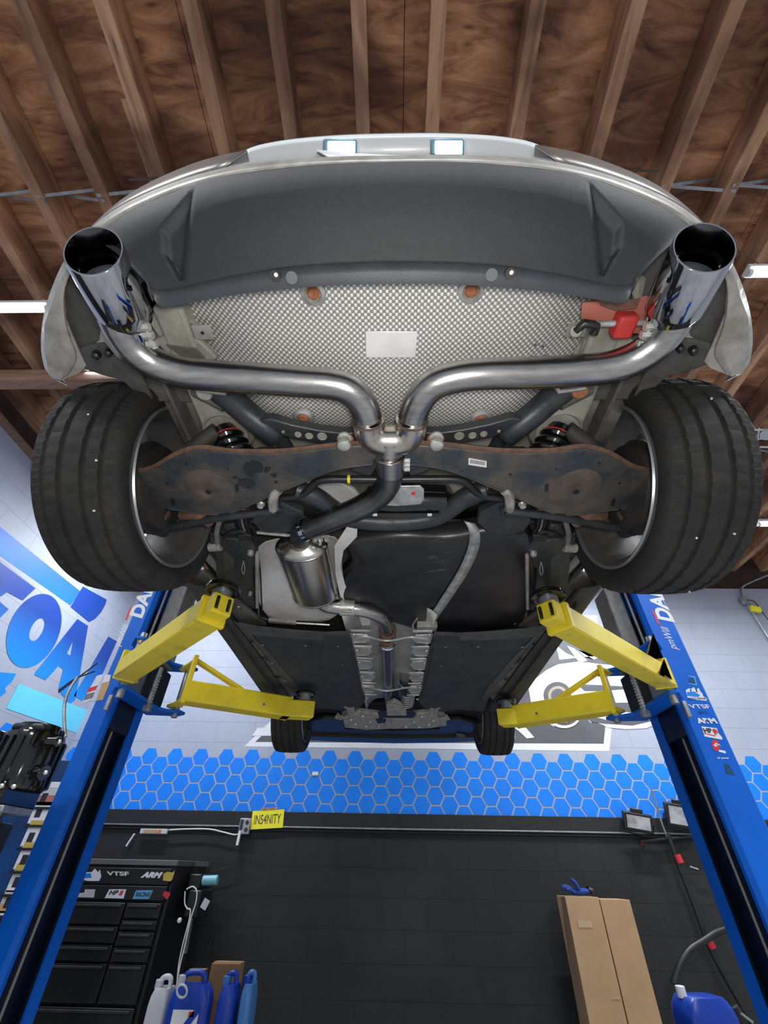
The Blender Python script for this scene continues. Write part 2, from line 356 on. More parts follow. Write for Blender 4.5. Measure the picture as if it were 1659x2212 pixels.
jx = [-3.55, -3.13, -2.71, -2.30, -1.90, -1.47, -1.03, -.60, -.18, .225, .72, 1.21, 1.70, 2.14, 2.58, 3.02, 3.46, 3.90, 4.34, 4.78, 5.22]
jm = MB().box((0, 0, 0), (.078, 8.4, .19)).build('joist', 'joist', None, bevel=.004).data
bpy.data.objects.remove(bpy.data.objects['joist'])
rj = random.Random(3)
for k, x in enumerate(jx):
    inst('joist', jm, (x+rj.uniform(-.012, .012), 1.15, ZJ+.115), ce, (0, rj.uniform(-.03, .03), rj.uniform(-.004, .004)))
# scabbed second timber beside one joist on the left, as in the photo
MB().box((-1.54, 2.0, ZJ+.135), (.05, 3.4, .15)).build('sister_joist', 'joist', ce)
# herringbone strap bridging between joists (thin steel cross straps)
for yb in (.74, 2.95):
    for k in range(len(jx)-1):
        if -1.0 < jx[k] < .9: continue
        a, b = jx[k], jx[k+1]
        for q, (za, zb) in enumerate(((ZJ+.012, ZJ+.20), (ZJ+.20, ZJ+.012))):
            P = [(a-.02, yb+q*.03, za), (a+.04, yb+q*.03, za+(zb-za)*.12), (b-.04, yb+q*.03, za+(zb-za)*.88), (b+.02, yb+q*.03, zb)]
            m_ = MB()
            for p0, p1 in zip(P, P[1:]): m_.bar(p0, p1, .018, .003)
            m_.build('bridging_strap', 'galv', ce)
# cross beam on the left at the wheel
tag(MB().box((-2.6, 1.83, 2.92), (1.9, .09, .14)).build('cross_beam', 'trimwood', None, bevel=.004), 'timber beam hung under the joists, left of the car', 'beam')
MB().box((-3.4, 1.83, 3.14), (.09, .09, .34)).build('hanger', 'trimwood', bpy.data.objects['cross_beam'])
MB().box((-1.75, 1.83, 3.14), (.09, .09, .34)).build('hanger', 'trimwood', bpy.data.objects['cross_beam'])

# ------------------------------------------------------------------ tube fixtures
labs = ['glaring LED tube light on the ceiling left of the rear bumper', 'glaring LED tube light on the ceiling right of the rear bumper',
        'LED tube light seen past the right rear tyre at the picture edge', 'LED tube light behind the timber beam above the left rear tyre',
        'LED tube light at the back left of the ceiling', 'LED tube light at the back right of the ceiling']
for (x, y, z, L), lb in zip(TUBES[:6], labs):
    t = thing('tube_light', (x, y, z), lb, 'light', 'LED tube lights under the joists')
    MB().box((x, y, z+.03), (L+.03, .07, .03)).build('housing', 'white', t, bevel=.004)
    MB().cyl((x-L/2, y, z), (x+L/2, y, z), .019, 14).build('tube', 'tube', t)
    for s in (-1, 1): MB().cyl((x+s*L/2, y, z), (x+s*(L/2+.02), y, z), .021, 14).build('end_cap', 'white', t)
    for s in (-1, 1): MB().cyl((x+s*L*.4, y, z+.04), (x+s*L*.4, y, 3.52), .003, 6).build('hanger_wire', 'galv', t)

# ------------------------------------------------------------------ painted mural (flat paint on the block faces)
def paint(name, pts, m, y=None, x=None, layer=0, parent=None):
    off = .0105+.0012*(layer+1)
    if y is not None:
        P = [A(u, v, y=y) for u, v in pts]; P = [Vector((p.x, y-off, p.z)) for p in P]; vec = (0, .001, 0)
    else:
        P = [A(u, v, x=x) for u, v in pts]; P = [Vector((x+off, p.y, p.z)) for p in P]; vec = (-.001, 0, 0)
    return MB().prism(P, vec).build(name, m, parent, smooth=False)
def arc(cx, cy, rx, ry, a0, a1, n=18, rot=0):
    out = []
    for i in range(n+1):
        a = math.radians(a0+(a1-a0)*i/n); X = rx*math.cos(a); Y = ry*math.sin(a); r = math.radians(rot)
        out.append((cx+X*math.cos(r)-Y*math.sin(r), cy+X*math.sin(r)+Y*math.cos(r)))
    return out
# honeycomb band: real hexagon lattice, bottom row cut at the black base
S = .0913; HP = .137; VP_ = .158; sd = .083; hx = MB(); hl = MB()
def hexcell(mb, c, f):
    P = [(sd*math.cos(PI/3*k), sd*math.sin(PI/3*k)) for k in range(6)]
    Q = []
    for k in range(6):                      # clip at the black paint line
        a, b = P[k], P[(k+1) % 6]; za, zb = c[1]+a[1], c[1]+b[1]
        if za >= ZB: Q.append((c[0]+a[0], za))
        if (za-ZB)*(zb-ZB) < 0: t = (ZB-za)/(zb-za); Q.append((c[0]+a[0]+(b[0]-a[0])*t, ZB))
    if len(Q) > 2: mb.prism([f(p) for p in Q], f((0, 0))-f((0, 0)) if 0 else ((0, .001, 0) if mb is hx else (-.001, 0, 0)))
for i in range(-28, 40):
    x = .150+HP*i
    if x < WX+.06 or x > 5.3: continue
    for j in range(5): hexcell(hx, (x, .913-VP_*j-(VP_/2 if i % 2 else 0)), lambda p: Vector((p[0], WY-.0125, p[1])))
for i in range(0, 16):
    y = WY-.14-HP*i
    for j in range(5): hexcell(hl, (y, .913-VP_*j-(VP_/2 if i % 2 else 0)), lambda p: Vector((WX+.0125, p[0], p[1])))
hx.build('painted_honeycomb', 'hexblue', wb, smooth=False); hl.build('painted_honeycomb', 'hexblue', wl, smooth=False)
# back wall mural: white-edged charcoal badge with a white car
W = dict(y=WY, parent=wb)
paint('mural_white_border', [(528, 1613), (720, 1430), (1180, 1330), (1290, 1330), (1290, 1420), (1440, 1420), (1440, 1570), (1321, 1568), (1315, 1623)], 'muralwhite', **W)
paint('mural_charcoal_field', [(552, 1603), (722, 1446), (1180, 1340), (1275, 1350), (1300, 1420), (1440, 1430), (1440, 1558), (1307, 1566), (1303, 1607)], 'muralgrey', layer=1, **W)
paint('mural_white_stripe', [(545, 1590), (557, 1573), (640, 1573), (640, 1590)], 'muralwhite', layer=2, **W)
paint('mural_white_stripe', [(1200, 1395), (1222, 1412), (1245, 1422), (1208, 1426)], 'muralwhite', layer=3, **W)
paint('mural_white_car', [(1140, 1480), (1180, 1448), (1205, 1436), (1250, 1430), (1300, 1436), (1345, 1440), (1352, 1500), (1410, 1505), (1425, 1560), (1395, 1574), (1350, 1576), (1310, 1572),
      (1300, 1566), (1244, 1546), (1278, 1557), (1276, 1563), (1245, 1530), (1232, 1560), (1195, 1570), (1150, 1540)], 'muralwhite', layer=3, **W)
paint('mural_white_stripe', [(1224, 1396), (1240, 1402), (1268, 1428), (1250, 1432)], 'muralwhite', layer=4, **W)
paint('mural_white_stripe', [(1245, 1404), (1262, 1420), (1300, 1418), (1282, 1426)], 'muralwhite', layer=4, **W)
paint('mural_car_side', [(1245, 1479), (1300, 1481), (1350, 1484), (1350, 1490), (1290, 1494), (1262, 1494)], 'muralgrey', layer=4, **W)
paint('mural_car_bumper', [(1322, 1519), (1400, 1518), (1405, 1535), (1372, 1541), (1335, 1537)], 'muralgrey', layer=4, **W)
paint('mural_car_skirt', [(1262, 1545), (1310, 1556), (1365, 1558), (1415, 1548), (1420, 1555), (1365, 1568), (1305, 1564), (1275, 1560)], 'muralgrey', layer=5, **W)
paint('mural_wheel', arc(1203, 1502, 30, 28, 0, 352, 24), 'muralgrey', layer=5, **W)
paint('mural_wheel_rim', arc(1204, 1503, 21, 20, 0, 350, 20), 'muraltan', layer=6, **W)
paint('mural_wheel_hub', arc(1204, 1503, 15, 14, 0, 350, 20), 'muralgrey', layer=7, **W)
paint('mural_wheel', arc(1218, 1548, 34, 26, 0, 352, 24), 'muralwhite', layer=6, **W)
paint('mural_wheel', arc(1218, 1546, 30, 22, 0, 352, 24), 'muralgrey', layer=7, **W)
paint('mural_wheel_rim', arc(1217, 1546, 20, 17, 0, 350, 20), 'muraltan', layer=8, **W)
for a_ in ((1203, 1530, 1207, 1562), (1212, 1530, 1214, 1564), (1222, 1530, 1219, 1564), (1232, 1532, 1226, 1562)):
    x0, y0, x1, y1 = a_; paint('mural_wheel_spoke', [(x0-2.5, y0), (x0+2.5, y0), (x1+2.5, y1), (x1-2.5, y1)], 'muralgrey', layer=9, **W)
# tail of a white letter R below the badge centre
paint('mural_letter', [(1112, 1560), (1124, 1560), (1152, 1592), (1153, 1594), (1137, 1596), (1120, 1580), (1112, 1574)], 'muralwhite', layer=4, **W)
paint('mural_letter', [(1104, 1558), (1112, 1558), (1112, 1596), (1104, 1596)], 'muralwhite', layer=4, **W)
# left wall lettering
W = dict(x=WX, parent=wl)
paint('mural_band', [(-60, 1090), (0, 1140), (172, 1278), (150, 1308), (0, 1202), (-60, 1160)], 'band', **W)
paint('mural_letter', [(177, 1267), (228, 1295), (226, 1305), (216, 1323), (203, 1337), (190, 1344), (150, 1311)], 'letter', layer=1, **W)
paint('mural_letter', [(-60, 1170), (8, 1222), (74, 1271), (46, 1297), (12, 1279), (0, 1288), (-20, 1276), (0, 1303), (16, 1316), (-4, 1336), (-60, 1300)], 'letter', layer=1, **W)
def oval(cx, cy, rx, ry, rot): return arc(cx, cy, rx, ry, 0, 355, 40, rot)
o_ = oval(70.5, 1362.5, 54, 84, 24); i_ = oval(77, 1360, 13, 27, 27)
for k in range(0, 41):
    a, b = k % 41, (k+1) % 41
    pass
oo = MB(); P = [A(u, v, x=WX) for u, v in o_+i_]; P = [Vector((WX+.0129, p.y, p.z)) for p in P]; n_ = len(o_)
oo.add(P, [(k, (k+1) % n_, n_+(k+1) % n_, n_+k) for k in range(n_)])
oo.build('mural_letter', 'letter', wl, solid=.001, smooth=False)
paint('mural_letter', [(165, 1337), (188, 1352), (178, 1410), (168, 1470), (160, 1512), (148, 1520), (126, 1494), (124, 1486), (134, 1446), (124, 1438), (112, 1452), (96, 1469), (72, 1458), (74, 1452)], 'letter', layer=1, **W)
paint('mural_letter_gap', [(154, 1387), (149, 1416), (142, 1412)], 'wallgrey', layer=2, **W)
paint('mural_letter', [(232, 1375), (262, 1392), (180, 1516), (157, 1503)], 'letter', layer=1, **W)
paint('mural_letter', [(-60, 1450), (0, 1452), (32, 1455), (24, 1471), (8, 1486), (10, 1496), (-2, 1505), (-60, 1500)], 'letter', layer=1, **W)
paint('mural_rectangle', [(38, 1477), (220, 1547), (205, 1600), (160, 1582), (10, 1530)], 'muralcyan', layer=1, **W)

# black base: ledge, conduit, black strip as the conduit's shadow
tr = tag(MB().box((1, WY-.025, ZB-.06), (8.8, .03, .12)).build('trim_4', 'wallblack', None, bevel=.003), 'black painted board along the foot of the honeycomb', kind='structure')
co = tag(MB().tube([(-3.4, WY-.03, .325), (5.2, WY-.03, .325)], .011, 12).build('conduit', 'galv'), 'thin grey conduit running along the wall under the honeycomb', 'conduit')
MB().box((1, WY-.02, .30), (8.8, .02, .012)).build('shadow_strip', 'wallblack', co)  # black strip standing in for the shadow under the conduit

# ================================================================== THE CAR (underside, seen from behind and below)
car = thing('car', (MX, 2.3, .84), 'silver white hatchback raised on the yellow arms, underside and twin exhaust showing', 'car')
def both(fn):
    for s in (-1, 1): fn(s)
def side(P, s):                      # points authored on the left; s=1 mirrors them to the right
    return [Vector(p) if s < 0 else mir(p) for p in P]
def V(s, x, y, z): return Vector((MX+s*x, y, z))
def slab(name, pts, z, th, m, s=-1, parent=car, bevel=.004, vec=None, **k):
    P = [A(u, v, z=z) for u, v in pts]
    return MB().prism(side(P, s), vec or (0, 0, th)).build(name, m, parent, bevel=bevel, **k)
def line(pts, z): return [A(p[0], p[1], z=(p[2] if len(p) > 2 else z)) for p in pts]
def resample(pts, n):
    P = [Vector(p) for p in pts]; L = [0]
    for a, b in zip(P, P[1:]): L.append(L[-1]+(b-a).length)
    out = []
    for i in range(n):
        t = L[-1]*i/(n-1); k = max(j for j in range(len(L)) if L[j] <= t+1e-9); k = min(k, len(P)-2)
        out.append(P[k].lerp(P[k+1], (t-L[k])/max(L[k+1]-L[k], 1e-9)))
    return out
def curve_through(px, z, n=40): return resample(smooth_path([A(u, v, z=z) for u, v in px], 6), n)
def full(left):                      # left half (centre -> left) to a whole left->right line
    left = [Vector(p) for p in left]; left[0].x = MX; return [Vector(p) for p in reversed(left)]+[mir(p) for p in left[1:]]

# --- rear bumper: painted strip, upper quarter, valance, lip
c1 = curve_through([(840, 339), (760, 340), (680, 343), (600, 349), (500, 362), (400, 388), (300, 428), (230, 468), (172, 520), (135, 575), (108, 640), (94, 695), (90, 750), (98, 795), (112, 815)], 1.0)
c2 = curve_through([(840, 352), (760, 354), (680, 358), (600, 366), (500, 380), (400, 406), (310, 444), (240, 484), (188, 530), (156, 580), (138, 630), (140, 690), (152, 735), (165, 775), (140, 818)], .965)
mid = [a.lerp(b, .5)+Vector((0, 0, -.006)) for a, b in zip(c1, c2)]
MB().grid([full(c1), full(mid), full(c2)]).build('bumper_lower_edge', 'paint_dirty', car, solid=.004, angle=70)
def bumper_side(s):
    lo = curve_through([(482, 364), (450, 372), (400, 388), (300, 428), (230, 468), (172, 520), (135, 575), (108, 640), (94, 695), (90, 750), (98, 795), (112, 815)], 1.0, 30)
    hi = curve_through([(534, 326), (500, 333), (450, 345), (400, 362), (320, 398), (250, 443), (185, 506), (142, 566), (112, 636), (98, 692), (94, 748), (108, 800)], 1.22, 30)
    top = [p*1.18+Vector((0, .02, 0)) for p in hi]
    md = [A((proj(a)[0]+proj(b)[0])/2, (proj(a)[1]+proj(b)[1])/2, z=1.11) for a, b in zip(lo, hi)]
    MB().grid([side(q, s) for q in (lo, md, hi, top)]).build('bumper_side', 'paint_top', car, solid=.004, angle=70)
both(bumper_side)
MB().grid([full([p+Vector((0, .002, 0)) for p in c1]), full([p+Vector((0, .045, .03)) for p in c1])]).build('bumper', 'paint_dirty', car, solid=.004, angle=70)
# valance: textured black panel between the painted strip and the lip
TOP = [(840, 352), (760, 354), (680, 358), (600, 366), (470, 385), (400, 406), (310, 444), (240, 484), (188, 530)]
BRK = [(840, 567), (770, 569), (690, 573), (610, 581), (520, 595), (455, 608), (395, 622), (345, 628), (316, 610)]
LIP = [(840, 612), (770, 613), (690, 617), (610, 624), (520, 634), (455, 644), (395, 656), (350, 662), (330, 640)]
def val_row(px, z): return resample(smooth_path([A(u, v, z=z) for u, v in px], 4), 140)
def dent(p):                       # depth of the moulded teardrop recess, read off the left half
    u, v = proj(p)
    if not 396 < v < 606: return 0
    xr = 421-.10*(v-404); xl = (421-.80*(v-404)) if v < 496 else 347+(v-496)*(.10 if v < 540 else .0)+(0 if v < 540 else (v-540)*.58)
    d = min(u-xl, (xr-u)*.55)
    return .016*max(0, min(1, d/11))
rt, rb, rl = val_row(TOP, .965), val_row(BRK, .862), val_row(LIP, .85)
rows = []
for k in range(41):
    t = k/40; row = []
    for a, b in zip(rt, rb):
        p = a.lerp(b, t); p.y -= .028*math.sin(PI*t); q = dent(p); row.append(p+Vector((0, q, q*.3)))      # the panel bellies backwards
    rows.append(full(row))
MB().grid(rows).build('valance', 'valance', car, solid=.003, angle=60)
MB().grid([full(rb), full([a.lerp(b, .5)+Vector((0, 0, -.003)) for a, b in zip(rb, rl)]), full(rl), full([p+Vector((0, .004, .03)) for p in rl])]).build('valance_lip', 'valance2', car, solid=.003, angle=60)
for u, v, z in ((594, 596, .848), (1103, 591, .848)):
    MB().cyl(A(u, v, z=z), A(u, v, z=z)+Vector((0, .002, .01)), .010, 12).build('plug_hole', 'seal_dark', car)
    MB().cyl(A(u+2, v-2, z=z-.001), A(u+2, v-2, z=z-.001)+Vector((0, 0, .008)), .004, 8).build('clip', 'white', car)
for u, v in ((630, 600), (1062, 594)):
    MB().cyl(A(u, v, z=.846), A(u, v, z=.856), .011, 16).build('parking_sensor', 'valance2', car)
# dark liner behind each tail pipe and the inner bumper bracket
def pocket(s):
    slab('bumper_liner', [(158, 575), (192, 528), (255, 500), (330, 560), (348, 640), (330, 700), (262, 770), (188, 795), (166, 760), (142, 695), (136, 632)], .985, .01, 'liner', s, bevel=.003)
    slab('liner_flap', [(172, 752), (210, 742), (262, 742), (300, 800), (330, 865), (300, 858), (262, 822), (222, 812), (185, 800), (165, 782)], .97, .012, 'liner', s, bevel=.005)
    slab('bracket', [(216, 715), (224, 712), (232, 732), (262, 778), (250, 770), (226, 740), (206, 742), (214, 735)], .95, .008, 'beige', s, bevel=.002)
    slab('arch_panel', [(262, 742), (300, 705), (330, 740), (400, 830), (470, 845), (450, 870), (330, 868), (300, 800)], 1.0, .01, 'underseal', s, bevel=.003)
    slab('side_bracket', [(300, 610), (318, 600), (336, 640), (352, 668), (400, 700), (455, 770), (430, 790), (350, 740), (318, 690)], .985, .01, 'beige', s, bevel=.003)
    slab('corner_bumper_flange', [(118, 640), (134, 600), (142, 690), (168, 752), (186, 790), (172, 805), (130, 822), (108, 812), (96, 760), (96, 700)], .968, .004, 'paint_dirty', s, bevel=.0)
both(pocket)
for s in (-1, 1):
    for u, v, r in ((250, 735, .012), (232, 765, .009), (205, 770, .010)):
        p = side([A(u, v, z=.955)], s)[0]; MB().lathe(p, (0, 0, 1), [(-.004, 0), (-.004, r*.6), (0, r), (.02, r)], 12).build('clip', 'black', car)
# number plate recess, lamps and plate
R1 = [(840, 291), (760, 293), (690, 297), (620, 304), (560, 315), (530, 326), (500, 342), (475, 362)]
r1 = resample(smooth_path([A(u, v, z=1.48) for u, v in R1], 4), 24)
MB().grid([full(r1), full([p+Vector((0, .008, -.012)) for p in r1]), full([Vector((p.x*.99, max(p.y, .2)+.10, p.z-.004)) for p in r1])]).build('plate_recess', 'paint_white', car, solid=.004, angle=70)
MB().grid([full([p+Vector((0, 0, 0)) for p in r1]), full([p+Vector((0, .003, .03)) for p in r1]), full([p+Vector((0, .08, .3)) for p in r1])]).build('tailgate', 'paint_top', car, solid=.004, angle=70)
for u0, u1, v0, v1 in ((697, 771, 301, 337), (929, 1003, 300, 336)):
    z = 1.462; P = [A(u0, v0, z=z), A(u1, v0, z=z), A(u1, v1, z=z), A(u0, v1, z=z)]
    fr = MB().prism(P, (0, 0, .016)).build('plate_lamp', 'plamp_frame', car, bevel=.004)
    P = [A(u0+12, v0+5, z=z-.002), A(u1-5, v0+5, z=z-.002), A(u1-5, v1-3, z=z-.002), A(u0+12, v1-3, z=z-.002)]
    MB().prism(P, (0, 0, .003)).build('led', 'plamp', fr)
pm = MB(); rws = []
for z, (vc) in ((1.16, 0), (1.165, 0)): pass
PL = [A(u, v, z=1.14) for u, v in ((712, 341), (780, 342), (849, 342), (940, 342), (1026, 342))]
PU = [A(u, v, z=1.25) for u, v in ((684, 325), (770, 333), (849, 337), (940, 338), (1024, 338))]
pm.grid([PL, PU]); pm.build('number_plate', 'white', car, solid=.003, angle=70)
pm = MB().grid([[p+Vector((0, .004, -.002)) for p in PL], [p+Vector((0, .004, .0)) for p in PU]]); pm.build('plate_holder', 'panel_edge', car, solid=.003, angle=70)

# --- upper body so the car is a closed volume above its underside
def body(s):
    # quarter panel between bumper and arch, sills, front wing, all behind the tyres' outer face
    prof = [(.80, 1.10), (.84, 1.20), (.87, 1.35), (.87, 1.55), (.80, 1.60)]
    ys = [.50, .56, .60]
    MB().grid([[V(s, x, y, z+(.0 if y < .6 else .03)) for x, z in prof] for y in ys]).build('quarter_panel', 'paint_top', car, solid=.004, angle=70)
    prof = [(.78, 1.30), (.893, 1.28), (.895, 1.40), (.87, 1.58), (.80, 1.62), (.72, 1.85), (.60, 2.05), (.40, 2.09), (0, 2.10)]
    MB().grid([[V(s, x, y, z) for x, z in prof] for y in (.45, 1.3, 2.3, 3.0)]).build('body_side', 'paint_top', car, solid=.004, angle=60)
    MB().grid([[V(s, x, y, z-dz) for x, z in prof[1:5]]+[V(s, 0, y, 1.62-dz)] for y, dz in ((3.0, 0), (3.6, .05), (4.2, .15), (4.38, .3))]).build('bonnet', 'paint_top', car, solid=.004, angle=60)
both(body)
MB().grid([[V(-1, .75, .30, 1.5), V(1, .75, .30, 1.5)], [V(-1, .74, .34, 1.75), V(1, .74, .34, 1.75)], [V(-1, .60, .62, 2.08), V(1, .60, .62, 2.08)]]).build('rear_window', 'gloss', car, solid=.004)

# --- floor: base pan and rear rails
MB().grid([[Vector((x, y, 1.03)) for x in (-.66, -.3, 0, .3, .66)] for y in (.36, .8, 1.25)]).build('rear_floor', 'beige', car, solid=.01)
MB().grid([[Vector((x, y, 1.0)) for x in (-.80, -.3, 0, .3, .80)] for y in (1.25, 2.2, 3.0)]).build('floor_pan', 'seal_dark', car, solid=.01)
MB().grid([[Vector((x, y, 1.0)) for x in (-.60, -.3, 0, .3, .60)] for y in (3.0, 3.7, 4.3)]).build('engine_bay', 'black', car, solid=.01)
def rails(s):
    MB().bar(V(s, .50, .42, .99), V(s, .50, .95, .99), .07, .07).build('frame_rail', 'beige', car, bevel=.008)
    MB().tube(smooth_path([V(s, .50, .90, 1.0), V(s, .52, 1.1, .98), V(s, .60, 1.26, .91), V(s, .64, 1.45, .865)], 5), .045, 8).build('frame_rail', 'seal_dark', car)
    # arch liner: half barrel around each wheel
    for yc, zc, r, nm in ((.95, .93, .385, 'rear'), (3.581, 1.0, .385, 'front')):
        rws = []
        for k in range(19):
            a = PI*(.0+.90*k/18); rws.append([V(s, x, yc+r*math.cos(a), zc+r*math.sin(a)) for x in (.60, .75, .87)])
        MB().grid(rws).build('arch_liner', 'liner', car, solid=.004, angle=80)
        MB().prism([V(s, .60, yc+r*math.cos(PI*k/14), zc+.04+r*math.sin(PI*k/14)) for k in range(15)], (-s*.01, 0, 0)).build('inner_arch', 'underseal', car)
both(rails)

# --- spare wheel well covered by the dimpled heat shield
rows = []
for v, us, zs in ((590, (338, 440, 505, 600, 849), (1.015, .985, .955, .95, .95)), (680, (372, 470, 520, 610, 849), (1.02, .985, .955, .948, .945)),
                  (760, (430, 500, 545, 620, 849), (1.02, .985, .955, .948, .945)), (850, (480, 540, 572, 640, 849), (1.02, .985, .955, .948, .946)),
                  (905, (520, 562, 590, 650, 849), (1.02, .99, .962, .955, .952)), (925, (535, 575, 602, 660, 849), (1.02, 1.0, .98, .975, .975))):
    L = [A(u, v, z=z) for u, z in zip(us, zs)]; L.reverse()
    L = [Vector((p.x, p.y, p.z)) for p in L]; L[0].x = MX
    rows.append(full(L))
hs = MB().grid(rows).build('heat_shield', 'dimple', car, solid=.002, angle=30, sub=1)
p4 = [A(790, 716, z=.9405), A(902, 716, z=.9405), A(898, 773, z=.9405), A(790, 773, z=.9405)]
MB().prism(p4, (0, 0, .003)).build('embossed_plate', 'whiteshield', hs, bevel=.002)
for u, v in ((655, 905), (1040, 907), (676, 635), (1018, 630)):
    p = A(u, v, z=.944); MB().lathe(p, (0, 0, 1), [(.006, .030), (.001, .027), (-.002, .019), (.003, .015)], 20, cap=False).build('boss', 'strap', hs)
    MB().lathe(p, (0, 0, 1), [(-.001, .0), (-.003, .010), (.003, .0145)], 16).build('rusty_nut', 'rust_bright', hs)
for u, v in ((438, 718), (1246, 712), (625, 640), (1072, 640)):
    p = A(u, v, z=.955); MB().box(p, (.045, .035, .003)).build('pressed_pad', 'foil', hs, bevel=.001)
    MB().cyl(p-Vector((0, 0, .004)), p, .004, 8).build('hole', 'black', hs)
for u, v in ((1157, 745), (1173, 748), (1178, 768), (1150, 770), (1165, 786)):
    MB().cyl(A(u, v, z=.953), A(u, v, z=.957), .003, 6).build('burn_mark', 'rust', hs)
# openings in the rear floor beside the shield
def holes(s):
    for u, v, r in ((408, 718, .024), ):
        p = side([A(u, v, z=.97)], s)[0]; MB().lathe(p, (0, 0, 1), [(.0, r), (-.004, r+.004), (.001, r+.007), (.012, r+.007)], 20).build('rail_end', 'beige', car); MB().cyl(p+Vector((0, 0, .002)), p+Vector((0, 0, .006)), r, 20).build('opening', 'underseal', car)
holes(-1)

# --- exhaust
def px3(L): return [A(u, v, z=z) for u, v, z in L]
RP = .036
lp = px3([(245, 672, .875), (262, 712, .875), (290, 752, .875), (335, 785, .875), (395, 805, .875), (470, 813, .875), (560, 818, .875), (650, 825, .875), (715, 830, .875), (757, 843, .872), (783, 872, .866), (795, 905, .862)])
rp = px3([(1470, 665, .875), (1448, 705, .875), (1418, 742, .875), (1370, 775, .875), (1310, 795, .875), (1230, 802, .875), (1140, 806, .875), (1050, 808, .875), (985, 815, .875), (935, 832, .872), (905, 866, .866), (890, 905, .862)])
cr_ = px3([(795, 905, .862), (800, 925, .858), (820, 942, .852)])
ex = MB().tube(smooth_path(lp, 6), RP, 24).build('exhaust_pipe', 'steel', car)
ex2 = MB().tube(smooth_path(rp, 6), RP, 24).build('exhaust_pipe', 'steel', car)
yc = MB().tube(smooth_path(px3([(795, 905, .862), (797, 926, .860), (808, 943, .857), (826, 951, .855), (843, 952, .854), (860, 951, .855), (878, 943, .857), (888, 926, .860), (890, 905, .862)]), 5), .041, 24)
yc.tube(smooth_path(px3([(842, 945, .854), (842, 962, .852), (841, 978, .85), (841, 992, .848)]), 4), [.041]*5+[.040]*3+[.038]*3+[.037]*2, 24)
ycol = yc.build('y_collector', 'steel_heat', car)
for u in (795, 890):
    p = A(u, 909, z=.862); ax = Vector(((-.05 if u < 840 else .05), -1, .05)); MB().lathe(p, ax, [(-.004, .038), (-.003, .0415), (.003, .0415), (.004, .038)], 24).build('weld', 'rust', ycol)
p = A(841, 985, z=.848); MB().lathe(p, (0, 1, -.05), [(-.004, .037), (-.002, .040), (.003, .040), (.004, .037)], 24).build('weld', 'steel_heat', ycol)
mp_ = MB().tube(smooth_path(px3([(841, 985, .848), (842, 1020, .845), (838, 1046, .842), (815, 1074, .838), (770, 1100, .834), (715, 1122, .832), (675, 1138, .832), (655, 1148, .834), (648, 1166, .842)]), 6), RP, 24).build('mid_pipe', 'steel_dark', car)
for u, v, ax in ((844, 1001, (0, 1, 0)),):
    p = A(u, v, z=.846); MB().lathe(p, ax, [(-.03, .0375), (-.03, .0395), (.028, .0395), (.028, .0375)], 24).build('clamp_band', 'steel', mp_)
    q = A(878, 1000, z=.846)
    MB().cyl(q-Vector((0, .03, 0)), q+Vector((0, .03, 0)), .005, 8).build('clamp_bolt', 'zinc', mp_)
    for dy in (-.016, 0, .016): MB().cyl(q+Vector((-.008, dy, -.005)), q+Vector((.009, dy, -.005)), .009, 6).build('nut', 'zinc', mp_)
a_ = A(646, 1131, z=.832); d_ = (A(715, 1122, z=.832)-A(675, 1138, z=.832)).normalized()
MB().lathe(A(662, 1142, z=.832), d_, [(-.01, .0372), (-.01, .0395), (.004, .0395), (.004, .0372)], 24).build('clamp_band', 'chrome', mp_)
q = A(693, 1160, z=.835)
MB().cyl(q+Vector((-.03, 0, 0)), q+Vector((.03, -.005, 0)), .005, 8).build('clamp_bolt', 'zinc', mp_)
for dx in (-.018, .0, .02): MB().cyl(q+Vector((dx, -.008, -.006)), q+Vector((dx, .010, -.006)), .0085, 6).build('nut', 'zinc', mp_)
MB().cyl(q+Vector((.002, 0, 0)), q+Vector((-.006, .03, -.01)), .005, 8).build('clamp_bolt', 'zinc', mp_)
# oval muffler
m0, m1 = A(650, 1175, z=.845), A(681, 1286, z=.845); ax = (m1-m0); Lm = ax.length
mu = MB().lathe(m0, ax, [(-.022, .034), (-.012, .050), (-.004, .070), (.004, .083), (.012, .087), (.02, .088), (Lm-.02, .088), (Lm-.012, .087), (Lm-.004, .080), (Lm+.006, .060), (Lm+.012, .034)], 44, sc=(.72, 1.0)).build('muffler', 'muffler', car)
MB().lathe(m0, ax, [(.010, .0875), (.011, .0895), (.018, .0895), (.019, .088)], 44, sc=(.72, 1.0)).build('seam', 'steel', mu)
MB().lathe(m0, ax, [(Lm-.019, .088), (Lm-.018, .0895), (Lm-.011, .0895), (Lm-.010, .0875)], 44, sc=(.72, 1.0)).build('seam', 'steel', mu)
MB().cyl(A(556, 1150, z=.87), A(640, 1158, z=.85), .006, 10).build('hanger_rod', 'zinc', mu)
MB().lathe(m0+Vector((0, -.02, 0)), (0, 1, 0), [(-.02, .037), (.0, .040), (.012, .039)], 24).build('inlet_ball', 'steel_heat', mu)
fp = MB().tube(smooth_path(px3([(682, 1288, .842), (705, 1306, .84), (740, 1312, .84), (790, 1318, .84), (822, 1332, .845), (834, 1350, .85), (836, 1372, .853), (837, 1390, .855)]), 6), .031, 22).build('front_pipe', 'steel', car)
p = A(750, 1312, z=.84); MB().lathe(p, (1, .03, 0), [(-.03, .032), (-.028, .0345), (.03, .0345), (.032, .032)], 24).build('clamp_band', 'zinc', fp)
MB().box(p+Vector((0, -.02, -.028)), (.05, .012, .010)).build('clamp_bolt', 'zinc', fp, bevel=.002)
for v in (1362, 1376):
    MB().lathe(A(837, v, z=.853), (0, 1, 0), [(-.008, .033), (-.004, .041), (.006, .041), (.01, .033)], 24).build('flange', 'rust', fp)
